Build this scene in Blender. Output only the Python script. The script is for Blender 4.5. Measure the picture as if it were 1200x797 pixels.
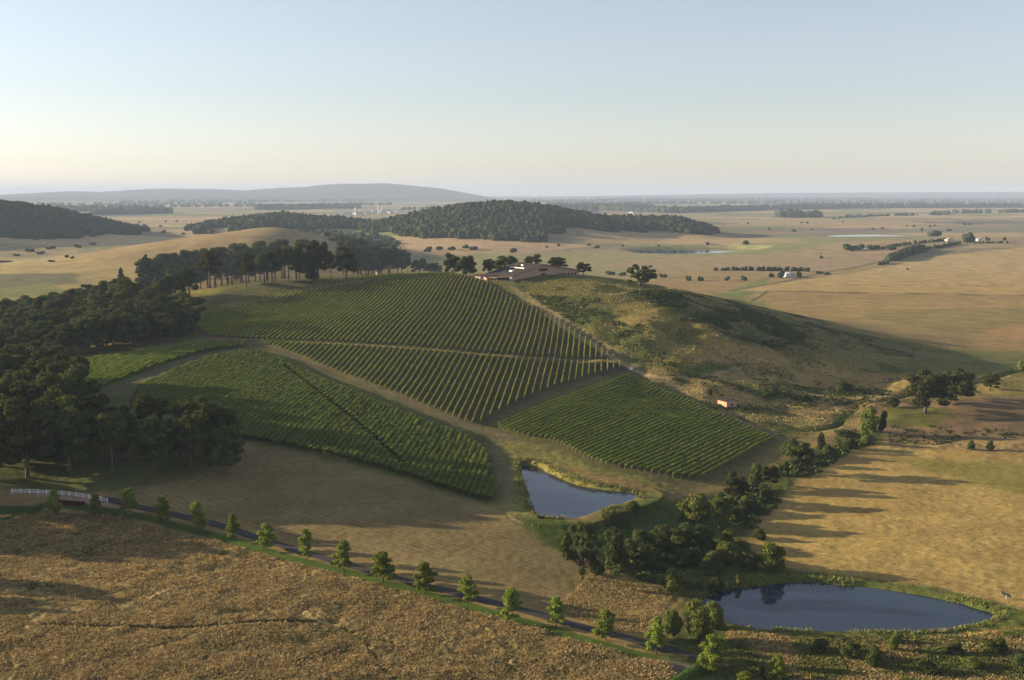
import bpy, math, random
import numpy as np
from mathutils import Vector

for o in list(bpy.data.objects):
    bpy.data.objects.remove(o, do_unlink=True)
S = bpy.context.scene
COL = S.collection
rnd = random.Random(7)
rs = np.random.RandomState(11)

# ------------------------------------------------------------------ camera, sky, sun, exposure
CAMZ, FPX, HORIZON = 95.0, 1300.0, 226.0
PITCH = math.atan((398.5 - HORIZON) / FPX)
cd = bpy.data.cameras.new('camera'); cam = bpy.data.objects.new('camera', cd); COL.objects.link(cam)
cam.location = (0, 0, CAMZ); cam.rotation_euler = (math.pi / 2 - PITCH, 0, 0)
cd.sensor_width = 36; cd.lens = 36 * FPX / 1200; cd.clip_start = 1; cd.clip_end = 80000
S.camera = cam

SUN_EL = math.radians(11.5)
SUN_DIR = Vector((-0.975, 0.22, 0)).normalized()          # horizontal direction towards the sun
SUN_AZ = math.atan2(SUN_DIR.x, SUN_DIR.y)                 # clockwise from +Y
w = bpy.data.worlds.new('World'); S.world = w; w.use_nodes = True
nt = w.node_tree; nt.nodes.clear()
sky = nt.nodes.new('ShaderNodeTexSky'); sky.sky_type = 'NISHITA'; sky.sun_disc = False
sky.sun_elevation = SUN_EL; sky.sun_rotation = SUN_AZ
sky.altitude = 100; sky.air_density = 1.0; sky.dust_density = 0.35; sky.ozone_density = 2.6
bg = nt.nodes.new('ShaderNodeBackground'); bg.inputs[1].default_value = 0.082
ow = nt.nodes.new('ShaderNodeOutputWorld')
hsv = nt.nodes.new('ShaderNodeHueSaturation'); hsv.inputs['Saturation'].default_value = .58; nt.links.new(sky.outputs[0], hsv.inputs['Color']); tin = nt.nodes.new('ShaderNodeVectorMath'); tin.operation = 'MULTIPLY'; tin.inputs[1].default_value = (1.06, .99, 1.0); nt.links.new(hsv.outputs[0], tin.inputs[0]); nt.links.new(tin.outputs[0], bg.inputs[0]); nt.links.new(bg.outputs[0], ow.inputs[0])
ld = bpy.data.lights.new('sun', 'SUN'); ld.energy = 5.0; ld.angle = math.radians(0.55); ld.color = (1.0, 0.80, 0.53)
so = bpy.data.objects.new('sun', ld); COL.objects.link(so)
sv = Vector((SUN_DIR.x * math.cos(SUN_EL), SUN_DIR.y * math.cos(SUN_EL), math.sin(SUN_EL)))
so.rotation_euler = sv.to_track_quat('Z', 'Y').to_euler(); so.location = (-200, 200, 200)
S.view_settings.view_transform = 'Standard'; S.view_settings.look = 'None'
S.view_settings.gamma = 1; S.view_settings.exposure = 1.3; S.view_settings.use_curve_mapping = False
S.render.engine = 'CYCLES'
S.cycles.use_denoising = True
S.cycles.max_bounces = 6; S.cycles.diffuse_bounces = 3; S.cycles.glossy_bounces = 3
S.cycles.transmission_bounces = 3; S.cycles.volume_bounces = 0; S.cycles.transparent_max_bounces = 8

# ------------------------------------------------------------------ numeric helpers
def vhash(ix, iy, seed):
    ix = ix.astype(np.int64); iy = iy.astype(np.int64)
    h = (ix * 374761393 + iy * 668265263 + seed * 2147483647) & 0xFFFFFFFF
    h = ((h ^ (h >> 13)) * 1274126177) & 0xFFFFFFFF
    return ((h ^ (h >> 16)) & 0xFFFFFF) / float(0xFFFFFF)

def vnoise(x, y, scale, seed=0):
    x = np.asarray(x, float) / scale; y = np.asarray(y, float) / scale
    ix = np.floor(x); iy = np.floor(y); fx = x - ix; fy = y - iy
    fx = fx * fx * (3 - 2 * fx); fy = fy * fy * (3 - 2 * fy)
    a = vhash(ix, iy, seed); b = vhash(ix + 1, iy, seed); c = vhash(ix, iy + 1, seed); d = vhash(ix + 1, iy + 1, seed)
    return (a + (b - a) * fx) * (1 - fy) + (c + (d - c) * fx) * fy

def fbm(x, y, scale, seed=0, octv=3):
    s = 0; a = 1; t = 0
    for k in range(octv):
        s = s + a * vnoise(x, y, scale / 2 ** k, seed + k * 17); t += a; a *= .5
    return s / t

def sstep(a, b, x):
    t = np.clip((x - a) / (b - a), 0, 1); return t * t * (3 - 2 * t)

CP, SP = math.cos(PITCH), math.sin(PITCH)
def ray(px, py):
    u = (px - 600.0) / FPX; v = -(py - 398.5) / FPX
    return np.array([u, CP + v * SP, -SP + v * CP])

def plane_pt(px, py, z):
    r = ray(px, py); t = (z - CAMZ) / r[2]
    return r[0] * t, r[1] * t

def polysd(x, y, poly):
    """signed distance to polygon, negative inside"""
    x = np.asarray(x, float); y = np.asarray(y, float)
    d = np.full(x.shape, 1e18); ins = np.zeros(x.shape, bool); n = len(poly)
    for i in range(n):
        x0, y0 = poly[i]; x1, y1 = poly[(i + 1) % n]
        ex, ey = x1 - x0, y1 - y0; wx, wy = x - x0, y - y0
        t = np.clip((wx * ex + wy * ey) / (ex * ex + ey * ey + 1e-12), 0, 1)
        d = np.minimum(d, (wx - ex * t) ** 2 + (wy - ey * t) ** 2)
        c = ((y0 <= y) & (y1 > y)) | ((y1 <= y) & (y0 > y))
        if ey != 0:
            ins ^= c & (x < x0 + (y - y0) / ey * ex)
    d = np.sqrt(d); return np.where(ins, -d, d)

def linesd(x, y, pts):
    d = np.full(np.shape(x), 1e18)
    for (x0, y0), (x1, y1) in zip(pts[:-1], pts[1:]):
        ex, ey = x1 - x0, y1 - y0; wx, wy = x - x0, y - y0
        t = np.clip((wx * ex + wy * ey) / (ex * ex + ey * ey + 1e-12), 0, 1)
        d = np.minimum(d, (wx - ex * t) ** 2 + (wy - ey * t) ** 2)
    return np.sqrt(d)

def bbsel(X, Y, poly, m):
    p = np.array(poly); return np.nonzero((X > p[:, 0].min() - m) & (X < p[:, 0].max() + m) & (Y > p[:, 1].min() - m) & (Y < p[:, 1].max() + m))[0]

def smooth(pts, closed=True, k=4):
    """Catmull-Rom through pixel or world points"""
    n = len(pts); out = []
    rng = range(n) if closed else range(n - 1)
    for i in rng:
        g = (lambda j: pts[j % n]) if closed else (lambda j: pts[max(0, min(n - 1, j))])
        p0, p1, p2, p3 = [np.array(g(i + j), float) for j in (-1, 0, 1, 2)]
        for s in range(k):
            t = s / k
            out.append(tuple(.5 * ((2 * p1) + (-p0 + p2) * t + (2 * p0 - 5 * p1 + 4 * p2 - p3) * t * t + (-p0 + 3 * p1 - 3 * p2 + p3) * t ** 3)))
    if not closed: out.append(tuple(pts[-1]))
    return out

# ------------------------------------------------------------------ ponds (known water levels)
POND1_Z, POND2_Z = 3.4, -2.2
pond1_px = [(612, 548), (622, 547), (645, 556), (672, 568), (710, 575), (744, 580), (722, 590), (690, 600), (676, 605), (650, 606), (634, 604), (626, 590), (618, 570)]
pond2_px = [(828, 706), (838, 696), (862, 692), (900, 688), (940, 684), (985, 687), (1030, 692), (1075, 699), (1120, 707), (1150, 716), (1162, 721), (1150, 729), (1110, 738), (1060, 741), (1000, 739), (940, 738), (890, 735), (850, 729), (832, 718)]
POND1 = smooth([plane_pt(a, b, POND1_Z) for a, b in pond1_px], True, 3)
POND2 = smooth([plane_pt(a, b, POND2_Z) for a, b in pond2_px], True, 3)
lakes_px = [[(742, 294), (770, 291.5), (810, 290.8), (850, 291), (886, 293.6), (870, 296.2), (830, 298.2), (790, 298.6), (755, 297)],
            [(972, 276.6), (1000, 275.2), (1040, 275.4), (1062, 276.6), (1050, 279), (1010, 280.4), (980, 279.6)],
            [(-30, 357), (8, 354), (14, 358), (8, 363), (-30, 366)],
            [(-20, 306), (8, 305.5), (10, 308), (-20, 310)]]
LAKES = [smooth([plane_pt(a, b, -0.4) for a, b in L], True, 2) for L in lakes_px]

# ------------------------------------------------------------------ terrain height
ctrl = [(0,797,0),(300,797,.4),(600,797,0),(780,797,-.6),(0,700,1.6),(150,690,1.3),(300,720,1.2),(450,745,.6),(150,760,.8),
 (0,610,3.4),(60,592,3.6),(190,614,2.4),(313,642,1.6),(449,682,1.0),(600,727,.4),(710,750,0),(834,785,-1),
 (300,560,7.0),(400,600,4.2),(500,640,2.6),(600,680,1.2),(660,705,.3),(270,518,11),(560,595,3.6),(450,575,6),(150,572,8.2),(0,572,7.6),
 (310,412,20),(170,455,15.5),(580,548,4.6),(580,590,3.4),(100,430,17),(220,402,21),(360,470,14),(420,520,9.5),(500,530,6.5),(240,470,15.5),
 (400,440,15.3),(480,472,11.5),(550,499,8.2),(235,388,22),(235,365,26),(297,360,27.4),(330,346,31),(400,333,36),(470,323.5,40),(540,322.5,42),
 (430,379,26.5),(468,345,33.5),(600,390,23.5),(600,440,15),(500,420,19),(560,350,34),(560,450,14),(350,400,21.5),
 (600,354,33),(650,381,26),(700,412,18.4),(735,436,13.4),
 (575,328,42.4),(690,331,42.4),(640,329,42.5),(750,333,39.5),(800,343,34),(850,353,29.5),(900,368,23),(960,386,15),(1040,403,6),(1120,418,1.2),
 (700,352,36),(750,380,28.5),(800,430,14.5),(780,400,22.5),(850,400,21),(850,376,26),(900,402,17),(900,440,9),(960,425,8.5),(1000,442,5),(950,470,3.2),(851,477,5),(820,452,8.8),
 (650,470,11),(575,503,7.8),(700,500,7.2),(800,520,4.4),(915,515,2.2),(800,562,2.6),(700,545,4.8),(650,520,6.4),
 (600,540,5.2),(600,610,3.2),(760,578,4.0),(690,612,3.6),(640,612,3.8),(680,555,5.0),(700,645,.2),(760,605,.8),(620,640,2.0),
 (690,690,-.3),(800,645,-1.3),(850,600,-.8),(930,562,.1),(1000,500,1.6),
 (1000,560,.5),(1190,560,1),(1100,620,.1),(1190,680,-.6),(950,640,-.6),(900,785,-1.6),(1190,780,-1),(1000,795,-1.2),(840,690,-1.6),(1000,680,-1.5),(1000,750,-1.2),(1170,725,-1.2),
 (1085,482,3),(1190,480,2.4),(1190,440,1),(1100,520,1.6),
 (0,412,10),(100,392,16),(200,366,26),(0,500,12),(150,505,13.5),(60,540,10),(220,545,10),
 (240,345,32),(330,331,37),(400,326,39),(180,350,27.5),(20,387,10)]
pts = []
for a, b, z in ctrl:
    x, y = plane_pt(a, b, z); pts.append((x, y, z))
pts += [(-300,850,2),(-200,880,5),(-100,900,11),(0,900,14),(100,880,11),(200,820,5),(300,800,1),(-400,720,3),(-370,600,6),(-330,760,6),(400,700,0),
 (0,790,34),(-90,790,30),(90,780,30),(180,740,16),
 (-600,1100,0),(-300,1100,0),(0,1120,0),(300,1050,0),(600,900,0),(-620,600,1),(-500,400,4),(-450,250,3),(-260,330,5),(-260,240,2),(550,600,0),(500,350,0),(420,150,0),(200,60,-1),(0,60,0),
 (-200,60,1),(-380,100,1),(700,300,0),(-800,300,0),(-800,900,0),(800,1100,0),(200,1300,0),(-200,1300,0)]
pts = np.array(pts)
cx, cy, cz = pts[:, 0] / 100, pts[:, 1] / 100, pts[:, 2]
def tk(dx, dy):
    r2 = dx * dx + dy * dy + .02
    return .5 * r2 * np.log(r2)
nP = len(cx); A = np.zeros((nP + 3, nP + 3))
A[:nP, :nP] = tk(cx[:, None] - cx[None], cy[:, None] - cy[None]) + np.eye(nP) * 0.02
A[:nP, nP] = 1; A[:nP, nP + 1] = cx; A[:nP, nP + 2] = cy; A[nP:, :nP] = A[:nP, nP:].T
W8 = np.linalg.solve(A, np.concatenate([cz, [0, 0, 0]]))

FAR = []     # gaussian hills x, y, z, sx, sy
def hill(px, d, py, sx, sy, kind=0):
    z = CAMZ - (py - HORIZON) * d / FPX
    FAR.append(((px - 600) / FPX * d, d, max(z, 2.0), sx, sy, kind))
hill(592, 2500, 243, 150, 260, 1); hill(545, 2450, 256, 110, 200, 1); hill(655, 2400, 258, 110, 200, 1)
hill(715, 2450, 262, 80, 170, 1); hill(745, 2550, 260, 70, 170, 1); hill(787, 2500, 260, 60, 180, 1); hill(835, 2400, 277, 90, 150, 2)
hill(490, 2520, 258, 80, 180, 1); hill(450, 2600, 266, 70, 180, 1); hill(385, 2650, 258, 80, 200, 1); hill(335, 2650, 253.5, 70, 200, 1); hill(290, 2680, 259, 70, 180, 1); hill(252, 2700, 268, 60, 150, 1)
hill(0, 2250, 246.5, 95, 260, 1); hill(-120, 2200, 240, 190, 260, 1); hill(62, 2250, 258, 70, 200, 1); hill(110, 2250, 272, 70, 160, 1); hill(150, 2250, 277, 60, 120, 1)
hill(322, 1520, 267.5, 75, 200, 2); hill(250, 1480, 278, 85, 190, 2); hill(175, 1440, 291, 90, 180, 2); hill(100, 1400, 304, 90, 160, 2); hill(20, 1340, 318, 90, 150, 2); hill(400, 1560, 287, 80, 160, 2)
hill(560, 1850, 287, 110, 110, 2); hill(1150, 1900, 279, 300, 280, 2)
MX = np.array([-300, -100, 0, 60, 90, 120, 160, 190, 250, 290, 330, 360, 380, 410, 450, 480, 520, 560, 600, 700, 1500])
MY = np.array([229, 228, 228.5, 225, 223.6, 224.6, 222.4, 221.4, 221.6, 223, 219.8, 218.6, 216.2, 214.8, 215.4, 217.6, 221.5, 228.5, 236, 236, 236])

def far_h(x, y, kinds=(1, 2)):
    z = np.zeros(np.shape(x))
    for hx, hy, hz, sx, sy, k in FAR:
        if k in kinds:
            g = hz * np.exp(-.5 * (((x - hx) / sx) ** 2 + ((y - hy) / sy) ** 2))
            z = (z ** 3 + g ** 3) ** (1 / 3.) if True else z + g
    return z

def H(x, y):
    x = np.asarray(x, float); y = np.asarray(y, float); shp = x.shape
    x = x.ravel(); y = y.ravel(); z = np.zeros(x.shape)
    w_ = 1 - sstep(800, 1250, np.hypot(x, (y - 500) * 1.05))
    i = np.nonzero(w_ > 0)[0]
    for c0 in range(0, len(i), 60000):
        j = i[c0:c0 + 60000]; X = x[j] / 100; Y = y[j] / 100
        v = tk(X[:, None] - cx[None], Y[:, None] - cy[None]) @ W8[:nP] + W8[nP] + W8[nP + 1] * X + W8[nP + 2] * Y
        z[j] = v * w_[j]
    f = np.nonzero(y > 900)[0]
    if len(f):
        X, Y = x[f], y[f]
        fh = far_h(X, Y)
        fh = fh * (1 + .22 * (fbm(X, Y, 150, 5, 3) - .5) * 1.7 * sstep(0, 30, fh))
        fh += .8 * (fbm(X, Y, 400, 9, 2) - .5) * 2
        fh += sstep(1300, 2200, np.abs(X)) * 0
        # far mountains and the low rise on the horizon
        pxx = 600 + X / np.maximum(Y, 1) * FPX
        mz = np.maximum(0, CAMZ + (HORIZON - np.interp(pxx, MX, MY)) * 15500 / FPX)
        m = mz * np.exp(-.5 * ((Y - 15500) / 1500) ** 2) * sstep(9000, 11000, Y)
        m *= 1 + .14 * (fbm(X, Y, 700, 3, 3) - .5)
        m = np.maximum(m, 120 * np.exp(-.5 * ((Y - 12200) / 500) ** 2) * sstep(360, 250, pxx) * (.35 + .5 * fbm(X, Y, 900, 13, 3)) * .6)
        rz = np.interp(pxx, [500, 640, 760, 880, 1000, 1100, 1250, 1600], [0, 20, 52, 84, 102, 110, 116, 118])
        r = rz * np.exp(-.5 * ((Y - 21500) / 2200) ** 2) * (1 + .12 * (fbm(X, Y, 2500, 8, 3) - .5))
        z[f] += fh + m + r * sstep(12000, 15000, Y)
    near = np.nonzero((y > 150) & (y < 1400) & (np.abs(x) < 900))[0]
    if len(near):
        X, Y = x[near], y[near]
        z[near] += (fbm(X, Y, 45, 21, 3) - .5) * 1.1 * sstep(280, 420, Y)
        # rough hummocks on the right flank
        q = np.exp(-.5 * (((X - 130) / 70) ** 2 + ((Y - 540) / 70) ** 2))
        z[near] += q * (fbm(X, Y, 28, 33, 3) - .5) * 12.5
    for poly, zp, dep, bw in ((POND1, POND1_Z, 1.0, 2.6), (POND2, POND2_Z, .8, 3.2)):
        s = bbsel(x, y, poly, 12)
        if len(s):
            sd = polysd(x[s], y[s], poly)
            bank = np.maximum(z[s], zp + .35)
            z[s] = np.where(sd < 9, zp - dep + (bank - zp + dep) * sstep(-1.2, bw, sd), z[s])
    for L in LAKES:
        s = bbsel(x, y, L, 30)
        if len(s):
            sd = polysd(x[s], y[s], L)
            z[s] = z[s] * sstep(0, 30, sd) + np.where(sd < 0, -1.2, -1.2 * (1 - sstep(0, 12, sd)))
    return z.reshape(shp)

TS = np.concatenate([np.arange(120, 1500, 3.0), np.geomspace(1500, 40000, 500)])
def P(px, py):
    r = ray(px, py); r = r / r[1]
    X = r[0] * TS; Y = TS; Z = CAMZ + r[2] * TS
    d = Z - H(X, Y); k = np.nonzero(d < 0)[0]
    if len(k) == 0: return X[-1], Y[-1], 0.0
    k = k[0]
    if k == 0: t = TS[0]
    else: t = TS[k - 1] + (TS[k] - TS[k - 1]) * d[k - 1] / (d[k - 1] - d[k])
    return r[0] * t, t, CAMZ + r[2] * t
_pc = {}
def PW(L, k=0, closed=True):
    out = []
    for a, b in (smooth(L, closed, k) if k else L):
        p = P(a, b); out.append((p[0], p[1]))
    return out
def h1(x, y): return float(H(np.array([x]), np.array([y]))[0])

# ------------------------------------------------------------------ materials
def new_mat(name):
    m = bpy.data.materials.new(name); m.use_nodes = True
    n = m.node_tree; b = n.nodes['Principled BSDF']; return m, n, b
def nnoise(n, scale, detail=3, rough=.6, coord=None, kind='Object'):
    tc = n.nodes.new('ShaderNodeTexCoord'); no = n.nodes.new('ShaderNodeTexNoise')
    no.inputs['Scale'].default_value = scale; no.inputs['Detail'].default_value = detail; no.inputs['Roughness'].default_value = rough
    n.links.new(tc.outputs[kind], no.inputs['Vector']); return no
def mapr(n, src, a, b, c, d):
    m = n.nodes.new('ShaderNodeMapRange'); m.inputs[1].default_value = a; m.inputs[2].default_value = b
    m.inputs[3].default_value = c; m.inputs[4].default_value = d; n.links.new(src, m.inputs[0]); return m.outputs[0]
def simple(name, col, rough=.8, var=.25, scale=2.0, metallic=0, spec=.3):
    m, n, b = new_mat(name); no = nnoise(n, scale, 4)
    f = mapr(n, no.outputs[0], .3, .7, 1 - var, 1 + var)
    v = n.nodes.new('ShaderNodeVectorMath'); v.operation = 'SCALE'; v.inputs[0].default_value = col[:3]
    n.links.new(f, v.inputs['Scale']); n.links.new(v.outputs[0], b.inputs['Base Color'])
    b.inputs['Roughness'].default_value = rough; b.inputs['Metallic'].default_value = metallic
    b.inputs['Specular IOR Level'].default_value = spec
    return m
def leafmat(name, c1, c2, scale=.35, trans=.25, rv=.25):
    m, n, b = new_mat(name); n.nodes.remove(b); out = [x for x in n.nodes if x.type == 'OUTPUT_MATERIAL'][0]
    no = nnoise(n, scale, 3, .7)
    mx = n.nodes.new('ShaderNodeMix'); mx.data_type = 'RGBA'; mx.inputs['A'].default_value = (*c1, 1); mx.inputs['B'].default_value = (*c2, 1)
    n.links.new(mapr(n, no.outputs[0], .32, .68, 0, 1), mx.inputs[0])
    oi = n.nodes.new('ShaderNodeObjectInfo')
    hs = n.nodes.new('ShaderNodeHueSaturation')
    n.links.new(mapr(n, oi.outputs['Random'], 0, 1, .5 - .008, .5 + .016), hs.inputs['Hue'])
    n.links.new(mapr(n, oi.outputs['Random'], 0, 1, 1 - rv, 1 + rv), hs.inputs['Value'])
    n.links.new(mx.outputs['Result'], hs.inputs['Color'])
    d = n.nodes.new('ShaderNodeBsdfDiffuse'); t = n.nodes.new('ShaderNodeBsdfTranslucent'); ms = n.nodes.new('ShaderNodeMixShader')
    n.links.new(hs.outputs[0], d.inputs[0]); n.links.new(hs.outputs[0], t.inputs[0]); ms.inputs[0].default_value = trans
    n.links.new(d.outputs[0], ms.inputs[1]); n.links.new(t.outputs[0], ms.inputs[2]); n.links.new(ms.outputs[0], out.inputs[0])
    return m
M = dict(
    oak=leafmat('oak_leaves', (.036, .050, .015), (.115, .122, .036), rv=.28),
    fir=leafmat('fir_needles', (.018, .032, .014), (.034, .050, .020), trans=.1),
    young=leafmat('young_tree_leaves', (.125, .165, .024), (.25, .285, .050), scale=.9, trans=.38),
    willow=leafmat('willow_leaves', (.09, .115, .028), (.19, .205, .050), scale=.6, trans=.3),
    shrub=leafmat('shrub_leaves', (.048, .066, .020), (.105, .120, .038), scale=.5),
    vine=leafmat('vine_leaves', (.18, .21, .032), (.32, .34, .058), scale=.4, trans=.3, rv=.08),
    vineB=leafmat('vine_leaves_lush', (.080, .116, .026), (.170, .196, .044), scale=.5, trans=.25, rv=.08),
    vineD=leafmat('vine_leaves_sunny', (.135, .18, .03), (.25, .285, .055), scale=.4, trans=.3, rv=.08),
    far=leafmat('distant_leaves', (.022, .034, .014), (.055, .068, .026), scale=.05, trans=.1),
    hedge=leafmat('hedge_leaves', (.05, .085, .02), (.09, .13, .03), scale=1.2, trans=.2),
    bark=simple('bark', (.10, .082, .062), .95, .35, 3), palebark=simple('pale_bark', (.34, .31, .27), .9, .3, 3),
    grass=leafmat('dry_grass_blades', (.20, .145, .060), (.57, .43, .195), scale=.9, trans=.3, rv=.0),
    reed=leafmat('reed_blades', (.24, .21, .08), (.13, .17, .04), scale=.2, trans=.3, rv=.0),
    white=simple('white_paint', (.78, .78, .76), .6, .06, 4), asphalt=simple('asphalt', (.040, .038, .036), .9, .2, 1.5),
    stucco=simple('clay_stucco', (.40, .27, .20), .9, .12, .6), roof=simple('roof_shingle', (.055, .048, .045), 1.0, .25, 1.5, 0, .05),
    glass=simple('dark_glass', (.02, .024, .03), .15, .1, 1, 0, .6), trim=simple('timber_trim', (.18, .12, .08), .8, .2, 2),
    metal=simple('pale_metal', (.55, .57, .60), .5, .1, 2), blue=simple('blue_paint', (.16, .26, .42), .4, .05, 2),
    rubber=simple('rubber', (.02, .02, .02), .9, .1, 2), panel=simple('dark_panel', (.03, .04, .07), .3, .1, 2),
    wood=simple('weathered_wood', (.26, .21, .15), .9, .3, 3), skylight=simple('skylight_pane', (.62, .62, .58), .4, .05, 2),
    red=leafmat('burgundy_leaves', (.05, .018, .016), (.09, .026, .022), scale=1.2), door=simple('ochre_door', (.42, .36, .10), .7, .1, 2),
    townwall=simple('town_wall', (.55, .54, .50), .8, .1, .1), townroof=simple('town_roof', (.30, .30, .30), .8, .1, .1),
)
# water
m, n, b = new_mat('pond_water'); b.inputs['Base Color'].default_value = (.016, .030, .050, 1); b.inputs['Roughness'].default_value = .06
b.inputs['IOR'].default_value = 1.333; b.inputs['Specular IOR Level'].default_value = .5
no = nnoise(n, 1.6, 2, .5); bp = n.nodes.new('ShaderNodeBump'); bp.inputs['Strength'].default_value = .05; bp.inputs['Distance'].default_value = .1
n.links.new(no.outputs[0], bp.inputs['Height']); n.links.new(bp.outputs[0], b.inputs['Normal']); M['water'] = m

# ground: colour attribute "cover" says what grows where, "kind" = (tuft roughness, mowing lines, fine green)
m, n, b = new_mat('ground_cover'); M['ground'] = m
at = n.nodes.new('ShaderNodeAttribute'); at.attribute_name = 'cover'
ak = n.nodes.new('ShaderNodeAttribute'); ak.attribute_name = 'kind'
sk = n.nodes.new('ShaderNodeSeparateColor'); n.links.new(ak.outputs['Color'], sk.inputs[0])
def math_(op, a, b_=None, c=None):
    q = n.nodes.new('ShaderNodeMath'); q.operation = op
    for i, v in enumerate((a, b_, c)):
        if v is None: continue
        if isinstance(v, (int, float)): q.inputs[i].default_value = v
        else: n.links.new(v, q.inputs[i])
    return q.outputs[0]
n1 = nnoise(n, .05, 4, .65); n2 = nnoise(n, .45, 4, .7); n3 = nnoise(n, 2.2, 3, .7)
f1 = mapr(n, n1.outputs[0], .3, .7, .76, 1.24); f2 = mapr(n, n2.outputs[0], .3, .7, -.40, .40); f3 = mapr(n, n3.outputs[0], .3, .7, -.42, .42)
tuft = sk.outputs[0]
f2b = math_('MULTIPLY', f2, math_('ADD', math_('MULTIPLY', tuft, .8), .25))
f3b = math_('MULTIPLY', f3, math_('ADD', math_('MULTIPLY', tuft, .8), .3))
tc = n.nodes.new('ShaderNodeTexCoord'); mp = n.nodes.new('ShaderNodeMapping'); mp.inputs['Rotation'].default_value[2] = math.radians(-52)
n.links.new(tc.outputs['Object'], mp.inputs[0]); wv = n.nodes.new('ShaderNodeTexWave'); wv.inputs['Scale'].default_value = .17
wv.inputs['Distortion'].default_value = 9; wv.inputs['Detail'].default_value = 2; wv.inputs['Detail Scale'].default_value = .25
n.links.new(mp.outputs[0], wv.inputs[0])
ln = math_('MULTIPLY', mapr(n, wv.outputs['Fac'], 0, 1, -.10, .10), sk.outputs[1])
fac = math_('MULTIPLY', math_('ADD', math_('ADD', math_('ADD', f2b, f3b), ln), 1.0), f1)
vs = n.nodes.new('ShaderNodeVectorMath'); vs.operation = 'SCALE'; n.links.new(at.outputs['Color'], vs.inputs[0]); n.links.new(fac, vs.inputs['Scale'])
# patches of greener growth
ng = nnoise(n, .12, 5, .7); gm = math_('MULTIPLY', mapr(n, ng.outputs[0], .52, .62, 0, 1), sk.outputs[2])
mx = n.nodes.new('ShaderNodeMix'); mx.data_type = 'RGBA'; n.links.new(gm, mx.inputs[0]); n.links.new(vs.outputs[0], mx.inputs['A'])
mx.inputs['B'].default_value = (.085, .098, .036, 1)
n.links.new(mx.outputs['Result'], b.inputs['Base Color']); b.inputs['Roughness'].default_value = 1; b.inputs['Specular IOR Level'].default_value = .05
hh = math_('ADD', n2.outputs[0], math_('MULTIPLY', n3.outputs[0], .5))
bp = n.nodes.new('ShaderNodeBump'); bp.inputs['Distance'].default_value = .5; n.links.new(hh, bp.inputs['Height'])
n.links.new(math_('ADD', math_('MULTIPLY', tuft, .55), .12), bp.inputs['Strength']); n.links.new(bp.outputs[0], b.inputs['Normal'])

# ------------------------------------------------------------------ object helpers
def tag(o, label=None, cat=None, group=None, kind=None):
    if label: o['label'] = label
    if cat: o['category'] = cat
    if group: o['group'] = group
    if kind: o['kind'] = kind
    return o
def npmesh(name, V, F, mat=None, smooth_=False):
    me = bpy.data.meshes.new(name); V = np.asarray(V, np.float32)
    if isinstance(F, np.ndarray):
        k = F.shape[1]; me.vertices.add(len(V)); me.vertices.foreach_set('co', V.ravel())
        me.loops.add(F.size); me.loops.foreach_set('vertex_index', F.astype(np.int32).ravel())
        me.polygons.add(len(F)); me.polygons.foreach_set('loop_start', np.arange(0, F.size, k, dtype=np.int32))
        me.polygons.foreach_set('loop_total', np.full(len(F), k, np.int32)); me.update(calc_edges=True)
    else:
        me.from_pydata([tuple(map(float, v)) for v in V], [], F); me.update()
    if mat: me.materials.append(mat)
    if smooth_: me.polygons.foreach_set('use_smooth', np.ones(len(me.polygons), bool))
    return me
def obj(name, me, parent=None, loc=None):
    o = bpy.data.objects.new(name, me); COL.objects.link(o)
    if parent: o.parent = parent
    if loc is not None: o.location = loc
    return o
def empty(name, loc, rz=0, sc=(1, 1, 1)):
    o = bpy.data.objects.new(name, None); COL.objects.link(o); o.location = loc; o.rotation_euler = (0, 0, rz); o.scale = sc
    o.empty_display_size = .5; return o

class MB:
    def __init__(s): s.v = []; s.f = []
    def box(s, x0, x1, y0, y1, z0, z1):
        b = len(s.v); s.v += [(x, y, z) for z in (z0, z1) for y in (y0, y1) for x in (x0, x1)]
        for q in ((0, 2, 3, 1), (4, 5, 7, 6), (0, 1, 5, 4), (2, 6, 7, 3), (0, 4, 6, 2), (1, 3, 7, 5)): s.f.append([b + i for i in q])
        return s
    def prism(s, prof, axis_vec, base=(0, 0, 0)):
        """profile points (3d) extruded along axis_vec"""
        b = len(s.v); k = len(prof); a = Vector(axis_vec)
        s.v += [tuple(Vector(p) + Vector(base)) for p in prof] + [tuple(Vector(p) + Vector(base) + a) for p in prof]
        s.f.append([b + i for i in range(k)][::-1]); s.f.append([b + k + i for i in range(k)])
        for i in range(k): s.f.append([b + i, b + (i + 1) % k, b + k + (i + 1) % k, b + k + i])
        return s
    def tube(s, p0, p1, r0, r1, n=7):
        p0 = Vector(p0); p1 = Vector(p1); d = (p1 - p0).normalized(); a = d.orthogonal().normalized(); c = d.cross(a); b = len(s.v)
        for p, r in ((p0, r0), (p1, r1)):
            for i in range(n):
                t = 2 * math.pi * i / n; s.v.append(tuple(p + a * math.cos(t) * r + c * math.sin(t) * r))
        for i in range(n): s.f.append([b + i, b + (i + 1) % n, b + n + (i + 1) % n, b + n + i])
        s.f.append([b + i for i in range(n)][::-1]); s.f.append([b + n + i for i in range(n)]); return s
    def build(s, name, mat, parent=None, smooth_=False):
        me = npmesh(name, s.v, s.f, mat, smooth_); return obj(name, me, parent)
    def mesh(s, name, mat, smooth_=False): return npmesh(name, s.v, s.f, mat, smooth_)

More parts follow.
